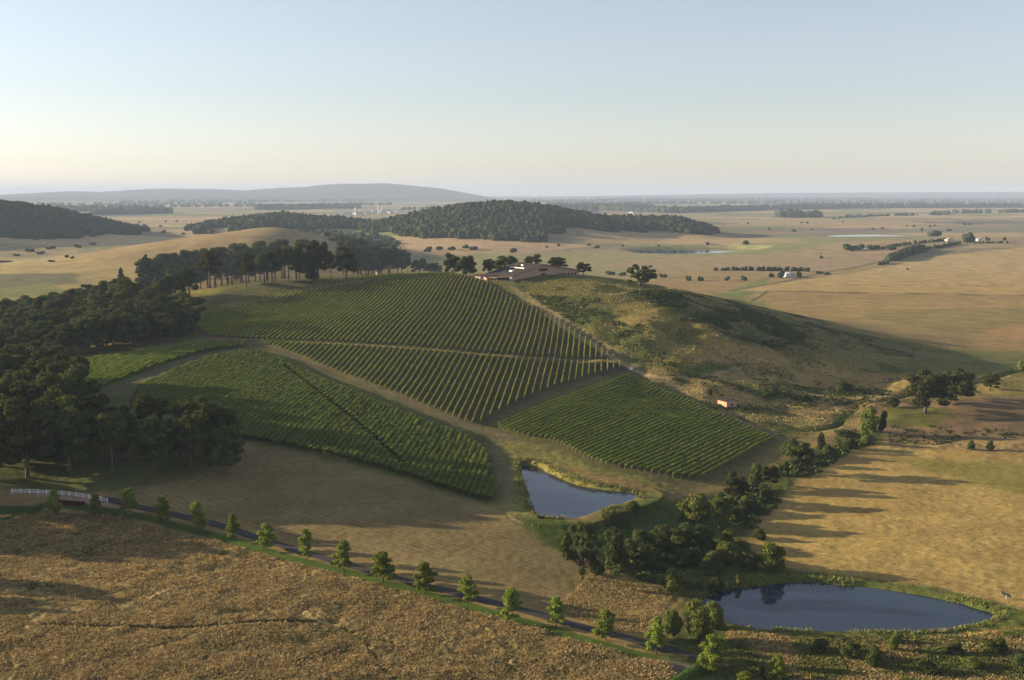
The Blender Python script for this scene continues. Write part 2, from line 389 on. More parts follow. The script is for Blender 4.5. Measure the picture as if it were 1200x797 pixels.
def ico(sub=1):
    t = (1 + 5 ** .5) / 2
    v = [(-1, t, 0), (1, t, 0), (-1, -t, 0), (1, -t, 0), (0, -1, t), (0, 1, t), (0, -1, -t), (0, 1, -t), (t, 0, -1), (t, 0, 1), (-t, 0, -1), (-t, 0, 1)]
    f = [(0, 11, 5), (0, 5, 1), (0, 1, 7), (0, 7, 10), (0, 10, 11), (1, 5, 9), (5, 11, 4), (11, 10, 2), (10, 7, 6), (7, 1, 8), (3, 9, 4), (3, 4, 2), (3, 2, 6), (3, 6, 8), (3, 8, 9), (4, 9, 5), (2, 4, 11), (6, 2, 10), (8, 6, 7), (9, 8, 1)]
    v = [np.array(p) / np.linalg.norm(p) for p in v]
    for _ in range(sub):
        c = {}; nf = []
        def mid(a, b_):
            k = (min(a, b_), max(a, b_))
            if k not in c:
                q = v[a] + v[b_]; v.append(q / np.linalg.norm(q)); c[k] = len(v) - 1
            return c[k]
        for a, b_, d in f:
            x, y, z = mid(a, b_), mid(b_, d), mid(d, a); nf += [(a, x, z), (b_, y, x), (d, z, y), (x, y, z)]
        f = nf
    return np.array(v), np.array(f)
ICO1 = ico(1); ICO2 = ico(2)

def leaf_quads(Pp, N, size, r):
    """rhombic leaf clumps at points Pp facing N -> verts (4n,3), faces (n,4)"""
    n_ = len(Pp); N = N / (np.linalg.norm(N, axis=1, keepdims=True) + 1e-9)
    a = np.cross(N, r.normal(size=(n_, 3))); a /= np.linalg.norm(a, axis=1, keepdims=True) + 1e-9; b_ = np.cross(N, a)
    s = (size * r.uniform(.55, 1.25, n_))[:, None]; s2 = s * r.uniform(.5, .9, (n_, 1))
    V = np.stack([Pp + a * s, Pp + b_ * s2 + N * s * .2, Pp - a * s, Pp - b_ * s2 - N * s * .15], 1).reshape(-1, 3)
    return V, np.arange(n_ * 4).reshape(-1, 4)

def crown(lobes, n_, size, seed, core=.72, flat=.5):
    """lobes: (cx,cy,cz,rx,ry,rz). Leaf clumps around lobes plus an uneven inner mass."""
    r = np.random.RandomState(seed); L = np.array(lobes); wt = (L[:, 3] * L[:, 5]) ** 1.0; wt = wt / wt.sum()
    k = r.choice(len(L), n_, p=wt); D = r.normal(size=(n_, 3)); D /= np.linalg.norm(D, axis=1, keepdims=True)
    D[:, 2] = np.where(D[:, 2] < -.3, D[:, 2] * flat, D[:, 2])
    rad = r.uniform(.62, 1.08, n_)[:, None]
    Pp = L[k, :3] + D * L[k, 3:6] * rad; N = D + r.normal(size=(n_, 3)) * .75
    V, F = leaf_quads(Pp, N, size, r); Vs = [V]; Fs = [F]; off = len(V)
    cv, cf = ICO1
    for l in lobes:
        q = cv * (core * (1 + .28 * r.uniform(-1, 1, (len(cv), 1)))) * np.array(l[3:6]) + np.array(l[:3])
        Vs.append(q); Fs.append(np.concatenate([cf, cf[:, :1]], 1) + off); off += len(q)
    return np.concatenate(Vs), np.concatenate(Fs)
def mesh_mixed(name, V, F, mat):
    """quads, some of them degenerate triangles"""
    tri = F[:, 0] == F[:, 3]; me = bpy.data.meshes.new(name); me.vertices.add(len(V)); me.vertices.foreach_set('co', np.asarray(V, np.float32).ravel())
    q = F[~tri]; t = F[tri][:, :3]; li = np.concatenate([q.ravel(), t.ravel()]).astype(np.int32)
    me.loops.add(len(li)); me.loops.foreach_set('vertex_index', li); me.polygons.add(len(q) + len(t))
    me.polygons.foreach_set('loop_start', np.concatenate([np.arange(len(q)) * 4, len(q) * 4 + np.arange(len(t)) * 3]).astype(np.int32))
    me.polygons.foreach_set('loop_total', np.concatenate([np.full(len(q), 4), np.full(len(t), 3)]).astype(np.int32))
    me.update(calc_edges=True); me.materials.append(mat); return me

PROTO = {}
def proto(kind, i, crown_lobes, n_, size, mat, trunk, tmat, h, w_, core=.72):
    V, F = crown(crown_lobes, n_, size, hash((len(kind), i)) % 9999 + i * 13, core)
    c = mesh_mixed(kind + '_crown', V, F, mat); t = trunk.mesh(kind + '_trunk', tmat, True)
    PROTO.setdefault(kind, []).append((c, t, h, w_))
for i in range(6):       # broad oaks, 20 m tall, 17 m wide
    r = np.random.RandomState(100 + i); lobes = []
    for k in range(24):
        a = r.uniform(0, 2 * math.pi); q = r.uniform(.3, 1) ** .6; z = r.uniform(4.6, 17.0); env = math.sqrt(max(.05, 1 - ((z - 10.5) / 8.6) ** 2)) * 6.8
        if k < 15:
            z = 4.6 + 12.8 * (k + .5) / 15 + r.uniform(-.6, .6); a = k * 2.4 + r.uniform(-.5, .5); q = r.uniform(.8, 1.02); env = math.sqrt(max(.05, 1 - ((z - 8.6) / 10.0) ** 2)) * 6.6
        s = r.uniform(1.7, 2.9); lobes.append((math.cos(a) * q * env, math.sin(a) * q * env, z, s, s, s * r.uniform(.65, .85)))
    lobes.append((0, 0, 11, 4.4, 4.4, 5.2))
    tb = MB(); tb.tube((0, 0, -1), (r.uniform(-.3, .3), 0, 6), .62, .42)
    for k in range(5):
        l = lobes[k]; tb.tube((0, 0, r.uniform(3.5, 6)), (l[0] * .8, l[1] * .8, l[2]), .26, .08, 5)
    proto('oak', i, lobes, 8500, .46, M['oak'], tb, M['bark'], 20, 17, .66)
for i in range(4):       # tall slim woodland trees with high crowns, 22 m tall, 10 m wide
    r = np.random.RandomState(150 + i); lobes = []
    for k in range(14):
        a = r.uniform(0, 2 * math.pi); z = r.uniform(8.5, 20); env = math.sqrt(max(.08, 1 - ((z - 13.8) / 8.2) ** 2)) * 3.6
        s = r.uniform(1.4, 2.4); q = r.uniform(.2, 1); lobes.append((math.cos(a) * q * env, math.sin(a) * q * env, z, s, s, s * .8))
    tb = MB(); tb.tube((0, 0, -1), (0, 0, 15), .42, .15)
    for k in range(4):
        l = lobes[k]; tb.tube((0, 0, l[2] - 2.5), (l[0], l[1], l[2]), .14, .05, 5)
    proto('tall', i, lobes, 5200, .42, M['oak'], tb, M['bark'], 22, 10, .6)
for i in range(3):       # conifers 26 m tall, 9 m wide
    r = np.random.RandomState(200 + i); lobes = []
    for k in range(30):
        z = 3.5 + 21.5 * (k / 30.); q = 4.4 * (1 - (z - 3) / 24.5) ** .85; a = k * 2.4 + r.uniform(-.4, .4)
        lobes.append((math.cos(a) * q * .5, math.sin(a) * q * .5, z, max(.5, q * .62), max(.5, q * .62), 1.1))
    tb = MB(); tb.tube((0, 0, -1), (0, 0, 25.5), .45, .04)
    proto('fir', i, lobes, 5000, .4, M['fir'], tb, M['bark'], 26, 9, .6)
for i in range(5):       # young avenue trees 8.5 m tall, 5.4 m wide, ragged ovate crowns
    r = np.random.RandomState(300 + i); lobes = []
    for k in range(30):
        t = (k + r.uniform(0, 1)) / 30; z = 1.5 + 6.3 * t; q = 2.15 * math.sin(math.pi * min(1, (t * .68 + .32))) ** .85 * r.uniform(.35, 1.05); a = r.uniform(0, 6.283)
        s = r.uniform(.5, .95); lobes.append((math.cos(a) * q, math.sin(a) * q, z, s, s, s * .8))
    lobes.append((0, 0, 3.8, 1.3, 1.3, 1.9)); lobes.append((0, 0, 6.6, .6, .6, 1.2))
    tb = MB(); tb.tube((0, 0, -.5), (0, 0, 6), .14, .05)
    for k in range(4): tb.tube((0, 0, 1.6 + k * .5), (lobes[k][0], lobes[k][1], lobes[k][2]), .05, .02, 5)
    proto('young', i, lobes, 3600, .21, M['young'], tb, M['bark'], 8.5, 5.4, .62)
def bushlobes(r, n_):
    lobes = []
    for k in range(n_):
        a = r.uniform(0, 6.283); z = r.uniform(.5, 3.9); env = math.sqrt(max(.05, 1 - ((z - 1.7) / 3.0) ** 2)) * 2.1; q = r.uniform(.3, 1)
        s = r.uniform(.8, 1.3); lobes.append((math.cos(a) * q * env, math.sin(a) * q * env, z, s, s, s * .85))
    lobes.append((0, 0, 1.7, 1.9, 1.9, 1.8)); return lobes
for i in range(4):       # rounded shrubs 5 m tall, 6 m wide
    for kd, mt in (('shrub', 'shrub'), ('willow', 'willow')):
        r = np.random.RandomState(400 + i); tb = MB(); tb.tube((0, 0, -.5), (0, 0, 2), .2, .12)
        for k in range(3): tb.tube((0, 0, .1), (r.uniform(-1, 1), r.uniform(-1, 1), 2.6), .1, .04, 5)
        proto(kd, i, bushlobes(r, 11), 4200, .21, M[mt], tb, M['bark'], 5, 6, .7)
for i in range(2):       # open-branched old tree on the crest
    r = np.random.RandomState(450 + i); lobes = []; tb = MB(); tb.tube((0, 0, -1), (0, 0, 4), .6, .45)
    for k in range(40):
        a = r.uniform(0, 6.283); z = r.uniform(2.8, 12.7); env = math.sqrt(max(.05, 1 - ((z - 6.5) / 7.5) ** 2)) * 8.4; q = r.uniform(.25, 1)
        s = r.uniform(1.0, 1.9); l = (math.cos(a) * q * env, math.sin(a) * q * env, z, s, s, s * .8); lobes.append(l)
        tb.tube((0, 0, r.uniform(2.5, 4)), l[:3], .18, .05, 5)
    proto('open', i, lobes, 6500, .38, M['oak'], tb, M['bark'], 14, 19, .45)

TREECOUNT = 0
def plant(kind, name, x, y, h, w_, label, cat, group=None, i=None, far=False, z=None, parts=('crown', 'trunk')):
    global TREECOUNT; TREECOUNT += 1
    c, t, ph, pw = PROTO[kind][(TREECOUNT * 7 + 3) % len(PROTO[kind]) if i is None else i % len(PROTO[kind])]
    z = h1(x, y) - .15 if z is None else z
    e = empty(name, (x, y, z), rnd.uniform(0, 6.28), (w_ / pw, w_ / pw, h / ph)); tag(e, label, cat, group)
    obj(parts[0], c, e); obj(parts[1], t, e); return e
def plant_px(kind, name, px, py, hpx, wpx, label, cat, group=None, **k):
    x, y, z = P(px, py); s = y / FPX; return plant(kind, name, x, y, hpx * s, wpx * s, label, cat, group, z=z - .15, **k)

# ------------------------------------------------------------------ terrain sheet
az = np.radians(np.concatenate([np.arange(-180, -32, 4.0), np.arange(-32, -26, .4), np.arange(-26, 26.001, .058), np.arange(26.4, 32, .4), np.arange(32, 180.01, 4.0)]))
rr = [2., 40., 90., 130., 160.]
r_ = 190.
while r_ < 900: rr.append(r_); r_ += .72 * r_ * r_ / 105355.
while r_ < 3400: rr.append(r_); r_ += 8 if r_ < 2900 else 16
while r_ < 34000: rr.append(r_); r_ *= 1.028
rr = np.array(rr); R, AZ = np.meshgrid(rr, az, indexing='ij'); X = (R * np.sin(AZ)); Y = (R * np.cos(AZ))
nr, na = X.shape; X = X.ravel(); Y = Y.ravel(); Z = H(X, Y)
NV = len(X)
cov = np.zeros((NV, 3)); kind = np.zeros((NV, 3))
# far patchwork of fields
th = .35; U = X * math.cos(th) + Y * math.sin(th); V_ = -X * math.sin(th) + Y * math.cos(th)
U = U + 40 * (vnoise(X, Y, 500, 4) - .5); cu = np.floor(U / 420 + .35 * np.floor(V_ / 300)); cv_ = np.floor(V_ / 300)
hsh = vhash(cu, cv_, 77); hs2 = vhash(cu, cv_, 78)
PAL = np.array([(.38, .28, .145), (.44, .34, .18), (.33, .245, .13), (.24, .19, .13), (.18, .19, .085), (.40, .29, .15), (.30, .25, .12), (.14, .12, .09), (.34, .27, .14), (.24, .22, .11)])
cov[:] = PAL[(hsh * 9.999).astype(int)] * (.92 + .16 * hs2)[:, None]
g = sstep(.5, .62, fbm(X, Y, 260, 41, 4)) * .55
cov = cov * (1 - g[:, None]) + np.array((.16, .165, .075)) * g[:, None]
nearw = (1 - sstep(1000, 1300, np.hypot(X, Y - 500)))[:, None]
cov = cov * (1 - nearw) + np.array((.30, .225, .115)) * nearw
kind[:] = (.35, 0, .0)
def paint(poly, col, feather=2.0, kd=None, wob=0, wscale=20, op=1.0, px=True, k=0, jitter=None):
    if px: poly = PW(poly, k)
    s = bbsel(X, Y, poly, feather + wob + 5)
    if not len(s): return
    sd = polysd(X[s], Y[s], poly)
    if wob: sd = sd + wob * 2 * (fbm(X[s], Y[s], wscale, 61, 3) - .5)
    a = (1 - sstep(-feather, feather, sd)) * op
    c = np.array(col)[None]
    if jitter: c = c * (1 + jitter * 2 * (fbm(X[s], Y[s], 12, 71, 3) - .5))[:, None]
    cov[s] = cov[s] * (1 - a[:, None]) + c * a[:, None]
    if kd is not None: kind[s] = kind[s] * (1 - a[:, None]) + np.array(kd) * a[:, None]
def stroke(line, width, col, feather=1.0, kd=None, op=1.0, k=3, wob=.3, px=True):
    L = PW(line, k, False) if px else line
    s = bbsel(X, Y, L, width + 10)
    if not len(s): return
    sd = linesd(X[s], Y[s], L) - width / 2 + wob * 2 * (fbm(X[s], Y[s], 8, 62, 2) - .5)
    a = (1 - sstep(-feather, feather, sd)) * op
    cov[s] = cov[s] * (1 - a[:, None]) + np.array(col)[None] * a[:, None]
    if kd is not None: kind[s] = kind[s] * (1 - a[:, None]) + np.array(kd) * a[:, None]

GOLD = (.37, .28, .135); TALL = (.29, .225, .115); STRAW = (.34, .245, .115); GREEN = (.065, .105, .025); DULL = (.12, .125, .055); DARKG = (.055, .075, .028)
SOIL = (.13, .105, .070); TRACK = (.26, .195, .125); LAWN = (.085, .122, .034)
# middle-distance bands of the plain, right
paint([(620,262),(1260,262),(1260,268),(620,270)], (.22,.18,.13), 20)
paint([(740,286),(1000,283),(1060,287),(1000,292),(900,300),(740,302)], (.23,.23,.105), 20, wob=30, wscale=120)
paint([(610,296),(740,292),(800,300),(740,318),(620,330)], (.27,.24,.12), 12, wob=30, wscale=90)
paint([(1000,282),(1260,276),(1260,290),(1100,292),(960,320),(700,312),(780,301),(900,298)], (.31,.235,.14), 8, wob=4)
paint([(860,268.5),(1040,267),(1050,271),(870,272)], (.20,.155,.13), 15)
paint([(1050,268),(1260,267),(1260,272),(1060,273)], (.19,.185,.13), 15)
paint([(640,326),(900,325),(900,333),(780,338),(700,336)], (.17,.20,.08), 6)
paint([(960,276),(1060,274),(1100,279),(1020,284),(930,284)], (.22,.22,.11), 20, wob=40, wscale=100)
paint([(780,345),(1260,343),(1260,350),(860,352)], (.23,.22,.095), 5)
paint([(850,341),(930,330),(1010,318),(1100,300),(1260,286),(1260,345)], (.40,.30,.145), 6, kd=(.35,.25,.1))
paint([(900,352),(1260,350),(1260,400),(1080,392),(900,366)], (.33,.25,.125), 5, kd=(.4,.5,.05))
paint([(1020,364),(1260,358),(1260,382),(1120,392),(1010,372)], (.26,.21,.105), 4, kd=(.3,1,0))
paint([(1150,388),(1260,370),(1260,400),(1180,400)], (.36,.24,.13), 3)
stroke([(700,342.2),(900,341),(1000,343),(1250,347.5)], 3, (.06,.07,.035), 1.2, k=2)
stroke([(1020,335),(1200,334)], 2, (.08,.08,.04), 1.5)
stroke([(855,341),(915,331),(960,320.5),(1000,314),(1042,304),(1080,296),(1110,289)], 6, (.13,.11,.085), 1.8)
paint([(0,300),(120,306),(200,318),(120,345),(0,352)], (.34,.27,.13), 8, wob=5)
paint([(-40,322),(90,320),(90,332),(-40,340)], (.16,.15,.085), 6, wob=5)
paint([(-40,340),(60,332),(80,345),(-40,352)], (.20,.205,.085), 6)
paint([(450,282),(560,277),(640,282),(700,288),(600,300),(440,296)], (.40,.29,.165), 8, wob=10, wscale=60)
paint([(430,297),(560,296),(640,300),(600,318),(430,312)], (.26,.245,.115), 8, wob=20, wscale=60)
# the hill and its foot: olive-straw base
paint([(560,318),(700,324),(860,346),(980,380),(1120,408),(1260,425),(1260,470),(1060,470),(980,500),(920,520),(740,432)], (.23,.19,.082), 6, kd=(.8,0,.55), wob=4)  # base lightened so the flank looks more sunlit
paint([(960,388),(1260,410),(1260,440),(1030,436),(960,412)], (.155,.155,.065), 5, kd=(.4,0,.2))  # duller green strip, the hill's shadow painted onto the plain
paint([(850,400),(960,425),(1060,440),(1100,452),(1000,490),(900,500),(780,430)], (.34,.255,.125), 6, kd=(.9,0,.5), wob=9, wscale=30)
paint([(590,335),(700,345),(730,380),(760,400),(790,436),(740,428),(650,372)], (.085,.095,.036), 5, kd=(.9,0,.7), wob=7, wscale=25)  # greener growth, with shadow painted into the dark green
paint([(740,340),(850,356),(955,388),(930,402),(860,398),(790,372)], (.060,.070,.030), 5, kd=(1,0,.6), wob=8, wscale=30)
paint([(765,428),(800,424),(862,430),(858,437),(800,440)], (.115,.125,.04), 2, kd=(.5,0,.5), wob=1)
paint([(860,452),(930,450),(1010,455),(1000,466),(900,472)], (.10,.115,.045), 3, kd=(1,0,.7), wob=3)
paint([(840,478),(920,482),(960,500),(900,515)], (.20,.175,.07), 3, kd=(.9,0,.8), wob=3)
# ridge meadow behind the upper track
paint([(150,358),(250,332),(480,318),(560,320),(430,330),(330,345),(235,366),(200,380),(150,372)], (.20,.185,.062), 4, kd=(.6,0,.3), wob=4)
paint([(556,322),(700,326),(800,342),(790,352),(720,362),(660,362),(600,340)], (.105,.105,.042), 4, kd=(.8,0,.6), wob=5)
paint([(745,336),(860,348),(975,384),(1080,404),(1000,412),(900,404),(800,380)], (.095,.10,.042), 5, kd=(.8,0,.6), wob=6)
# vineyards: soil and grass strips
VA = [(232,366),(262,358),(320,345),(372,334),(430,325.5),(480,322),(540,322.5),(560,327),(590,341),(640,366),(690,394),(728,420),(742,434),(700,441),(640,462),(596,482),(566,500),(548,501),(500,482),(440,457),(380,435),(320,410),(296,400),(240,396),(226,385)]
VB = [(296,411),(330,420),(380,444),(440,470),(500,494),(545,510),(576,532),(584,590),(560,588),(470,558),(400,540),(330,524),(262,512),(230,496),(150,476),(160,455),(200,436),(240,420)]
VC = [(84,425),(150,416),(200,407),(240,402),(292,401),(288,407),(240,413),(200,425),(160,440),(120,455),(92,462)]
VD = [(578,502),(600,490),(660,467),(731,441),(742,441),(800,466),(860,492),(917,516),(880,536),(850,554),(826,565),(790,561),(740,552),(700,545),(660,526),(640,516),(600,510)]
WA, WB, WC, WD = [PW(q) for q in (VA, VB, VC, VD)]
paint([(84,468),(80,420),(230,362),(430,322),(560,321),(640,362),(745,430),(925,514),(850,566),(760,572),(600,545),(590,600),(560,600),(400,550),(250,522)], (.13,.125,.055), 5, kd=(.5,0,.4), wob=2)
paint(WA, (.115,.095,.060), 2.5, kd=(.5,0,.25), px=False)
paint(WB, (.10,.105,.040), 2, kd=(.6,0,.3), px=False); paint(WC, (.11,.125,.040), 2, kd=(.6,0,.2), px=False); paint(WD, (.12,.115,.050), 2, kd=(.5,0,.3), px=False)
# tracks
stroke([(300,400),(340,412),(400,437),(460,462),(520,487),(560,503),(590,512),(620,522),(660,545),(690,556),(730,563),(800,570)], 5, (.155,.135,.085), 1.5, kd=(.4,0,.1), wob=.8)
stroke([(300,400),(250,410),(200,428),(160,447),(120,462)], 6, (.125,.115,.075), 1.5, wob=.8)
stroke([(296,398),(240,396)], 3, TRACK, 1)
stroke([(225,370),(300,352),(380,336),(440,327),(500,321.5),(560,323),(600,330)], 5.5, (.30,.25,.16), 1.2)
stroke([(600,336),(640,362),(690,396),(720,415),(745,432),(790,452),(830,470),(880,496),(925,518)], 5, (.20,.165,.10), 1.5)
stroke([(640,368),(668,388),(700,408),(728,425),(760,440),(800,443),(840,438),(868,430)], 3.2, (.42,.32,.19), .8)
stroke([(300,398.5),(420,404),(520,411),(600,418),(720,424)], 1.3, (.36,.28,.16), .5, wob=.1)
stroke([(333,431),(380,468),(420,500),(470,545)], 1.6, (.10,.085,.05), .6)
stroke([(585,512),(592,545),(604,575),(612,600),(600,612)], 8, (.19,.165,.095), 2)
# pond margins
paint([(585,515),(640,522),(700,550),(790,568),(840,568),(790,580),(745,590),(700,604),(640,610),(600,604),(600,560)], (.20,.185,.075), 3, kd=(.7,0,.4), wob=2)
paint([(640,540),(700,556),(760,568),(790,576),(745,574),(690,566)], (.28,.21,.10), 2, kd=(.6,0,.3))
paint([(600,608),(690,608),(760,586),(850,575),(880,600),(840,650),(700,660),(620,640)], (.065,.088,.030), 4, kd=(.6,0,.3), wob=3)
# mown field in the middle and the field below
paint([(262,516),(340,528),(470,562),(580,594),(640,640),(700,668),(690,700),(760,740),(640,712),(520,678),(400,648),(280,612),(130,590),(160,560),(230,558)], (.22,.175,.095), 3, kd=(.35,.9,.0))  # mown stubble, darkened in colour to widen the wood's shade
paint([(150,575),(0,570),(-60,560),(-60,480),(200,460),(265,520),(230,560)], (.105,.11,.045), 3, kd=(.6,0,.4))
# creek thicket ground, right of it stubble
paint([(700,655),(850,575),(1000,505),(1040,500),(1030,520),(960,545),(890,605),(870,665),(1160,690),(1210,720),(1210,800),(760,800),(800,700)], (.085,.10,.036), 4, kd=(.9,0,.5), wob=4)
paint([(690,672),(760,680),(790,700),(760,745),(700,735),(650,715)], (.29,.225,.10), 3, kd=(.9,0,.5), wob=2)
paint([(980,530),(1060,516),(1260,532),(1260,720),(1195,715),(1100,692),(960,676),(905,668),(880,640),(892,610),(940,560)], (.375,.28,.13), 2.5, kd=(.5,.9,.2), wob=1)
paint([(1040,536),(1260,548),(1260,590),(1150,572)], (.25,.215,.085), 6, kd=(.4,.3,.1), wob=4)
paint([(1040,516),(1260,522),(1260,533),(1040,524)], (.30,.22,.12), 2, kd=(1,0,.5), wob=1)
paint([(1020,470),(1260,465),(1260,518),(1060,514),(1010,500)], (.19,.14,.085), 4, kd=(.5,.2,.15), wob=3)
paint([(1040,475),(1120,482),(1090,500),(1030,498)], (.12,.12,.045), 3, wob=3)
paint([(880,664),(960,670),(1100,690),(1200,716),(1200,736),(1130,745),(1170,722),(1110,703),(1000,685),(880,684)], (.115,.130,.048), 2, kd=(.9,0,.6), wob=1.5)
paint([(860,735),(1000,744),(1120,742),(1170,727),(1210,745),(1210,775),(1000,765),(860,755)], (.12,.125,.048), 2, kd=(1,0,.8), wob=2)
paint([(1150,742),(1260,728),(1260,745),(1180,752)], (.36,.26,.12), 2, wob=1)
paint([(1000,776),(1260,792),(1260,830),(1000,830)], (.31,.23,.10), 2, kd=(1,0,.4), wob=2)
# left: ditch beside the big oak, road to the right
stroke([(938,504),(975,500),(990,486),(1010,474),(1045,466),(1100,458),(1160,443),(1200,432)], 4.2, (.075,.105,.03), 1, kd=(.3,0,0), op=.95)
stroke([(1150,448),(1190,436),(1260,420)], 2.5, (.33,.30,.20), .8)
# verge, road bed, tall grass field
FIELD = [(-80,612),(30,600),(70,597),(130,602),(190,618),(250,632),(330,655),(420,678),(500,700),(590,726),(700,757),(770,775),(800,782),(796,830),(-80,830)]
FIELDW = PW(FIELD)
paint(FIELDW, TALL, 1.2, kd=(1,0,.42), px=False, wob=1, jitter=.25)
stroke([(200,617),(260,630),(340,654),(420,674),(500,697),(590,722),(680,748),(760,771),(815,786)], 4.0, LAWN, .7, kd=(.15,0,0), wob=.3)
stroke([(0,610),(30,604),(60,590),(110,597),(170,606),(240,625)], 4, (.06,.085,.025), 1, kd=(.2,0,0))
paint([(-60,592),(50,592),(30,603),(-60,612)], (.065,.09,.03), 1, kd=(.2,0,0))
stroke([(15,577),(60,580),(100,586),(140,593),(165,598)], 2.4, (.36,.27,.20), .7)
stroke([(40,776),(90,733),(200,736),(300,731),(365,729)], .1, (.1,.09,.05), .4, op=0)
stroke([(50,733),(120,735),(230,736),(300,730),(366,729)], 2.0, (.055,.050,.028), .5, wob=.5)
stroke([(390,733),(425,752),(440,775),(465,797)], 1.9, (.42,.32,.16), .6, wob=.5)
paint([(200,690),(280,690),(300,725),(240,722)], (.17,.135,.06), 4, op=.7, wob=6, wscale=12)
paint([(420,745),(590,735),(640,770),(520,797),(430,780)], (.17,.14,.06), 5, op=.7, wob=8, wscale=12)
paint([(0,760),(120,770),(400,760),(420,797),(0,797)], (.23,.16,.075), 5, op=.6, wob=8, wscale=14)
paint([(776,772),(812,780),(800,800),(785,800)], (.20,.18,.15), 1, kd=(.2,0,0))
# tall grass tussocks are real relief
fs = bbsel(X, Y, FIELDW, 5); sd = polysd(X[fs], Y[fs], FIELDW); a = 1 - sstep(-2, .5, sd)
Z[fs] += a * ((fbm(X[fs], Y[fs], 2.2, 90, 3) - .4) * .75 + (fbm(X[fs], Y[fs], 14, 94, 2) - .5) * .7 + (vnoise(X[fs], Y[fs], .9, 92) - .5) * .3)
for L_, dz_, w_ in (([(50,733),(120,735),(230,736),(300,730),(366,729)], .75, 1.3),):
    L_ = PW(L_, 3, False); fs = bbsel(X, Y, L_, 6); Z[fs] -= dz_ * (1 - sstep(.3, w_, linesd(X[fs], Y[fs], L_)))
rg = kind[:, 0] * (1 - sstep(900, 1200, Y)) * (Y > 200); Z += rg * (1 - (np.arange(NV) < 0)) * ((vnoise(X, Y, 1.7, 95) - .5) * .26 + (fbm(X, Y, 7, 96, 2) - .5) * .9 * sstep(.55, .9, kind[:, 0]) * (polysd(X, Y, FIELDW) > 0))
DW = PW([(938,504),(975,500),(990,486),(1010,474),(1045,466),(1100,458),(1160,443),(1200,432)], 3, False); ds = bbsel(X, Y, DW, 8); Z[ds] -= 1.6 * (1 - sstep(.3, 3.4, linesd(X[ds], Y[ds], DW)))
lum = cov.mean(1, keepdims=True); cov = np.clip(lum + (cov - lum) * 1.28, .01, 1) * .84
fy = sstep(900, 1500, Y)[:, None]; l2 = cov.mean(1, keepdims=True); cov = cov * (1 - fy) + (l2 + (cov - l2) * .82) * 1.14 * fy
fm = (sstep(10500, 12000, Y) * .85)[:, None]; cov = cov * (1 - fm) + np.array((.045, .055, .035)) * fm
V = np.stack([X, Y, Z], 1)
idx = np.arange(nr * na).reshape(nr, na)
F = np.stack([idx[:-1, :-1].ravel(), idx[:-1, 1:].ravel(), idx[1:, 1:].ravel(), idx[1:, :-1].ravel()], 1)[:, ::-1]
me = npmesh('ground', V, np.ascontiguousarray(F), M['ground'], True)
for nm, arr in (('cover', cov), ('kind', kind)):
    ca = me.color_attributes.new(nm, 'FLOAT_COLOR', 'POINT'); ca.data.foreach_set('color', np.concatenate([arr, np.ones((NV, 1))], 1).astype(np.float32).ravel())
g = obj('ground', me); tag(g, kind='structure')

def sheet(name, poly, z, mat, grow=0):
    p = np.array(poly); c = p.mean(0)
    me = bpy.data.meshes.new(name)
    from mathutils.geometry import tessellate_polygon
    q = [Vector((a, b, 0)) for a, b in p]; tr = tessellate_polygon([q])
    me.from_pydata([(a, b, z) for a, b in p], [], [t for t in tr]); me.update(); me.materials.append(mat)
    for pl in me.polygons:
        if pl.normal.z < 0: pl.flip()
    return obj(name, me)
def offset(poly, d):
    n_ = len(poly); out = []; A_ = sum(poly[i][0] * poly[(i + 1) % n_][1] - poly[(i + 1) % n_][0] * poly[i][1] for i in range(n_))
    s = 1 if A_ > 0 else -1
    for i in range(n_):
        a = np.array(poly[i - 1]); b_ = np.array(poly[(i + 1) % n_]); t = b_ - a; t /= np.linalg.norm(t) + 1e-9
        out.append((poly[i][0] + s * t[1] * d, poly[i][1] - s * t[0] * d))
    return out
tag(sheet('pond_water', offset(POND1, 1.5), POND1_Z, M['water']), kind='structure')
tag(sheet('pond_water', offset(POND2, 1.2), POND2_Z, M['water']), kind='structure')
for L in LAKES: tag(sheet('lake_water', offset(L, 4), -.45, M['water']), kind='structure')

# asphalt drive, draped
def ribbon(name, line_px, width, lift, mat, k=8, kerb=0):
    L = [np.array(p) for p in PW(line_px, k, False)]
    q = [L[0]]
    for p in L[1:]:
        d = np.linalg.norm(p - q[-1]); m_ = max(1, int(d / 1.5)); a0 = q[-1]
        for j in range(1, m_ + 1): q.append(a0 + (p - a0) * j / m_)
    V = []; F = []
    for i, p in enumerate(q):
        t = q[min(i + 1, len(q) - 1)] - q[max(i - 1, 0)]; t /= np.linalg.norm(t); nn = np.array((-t[1], t[0]))
        for j in range(5):
            s = (j / 4 - .5) * width; V.append((p[0] + nn[0] * s, p[1] + nn[1] * s))
    V = np.array(V); z = H(V[:, 0], V[:, 1]) + lift; z = z.reshape(-1, 5); z[:] = z.mean(1, keepdims=True) * .5 + z * .5
    V = np.concatenate([V, z.reshape(-1, 1)], 1)
    for i in range(len(q) - 1):
        for j in range(4): F.append([i * 5 + j, i * 5 + j + 1, (i + 1) * 5 + j + 1, (i + 1) * 5 + j])
    me = npmesh(name, V, F, mat)
    if me.polygons[0].normal.z < 0:
        me.flip_normals()
    return obj(name, me)
ROADPX = [(120,583.5),(162,594),(200,602),(262,617),(300,630),(375,653),(470,680),(525,693),(575,706),(615,716),(675,733),(726,746),(790,763),(820,772),(860,786),(900,800)]
tag(ribbon('road', ROADPX, 3.0, .14, M['asphalt']), kind='structure')

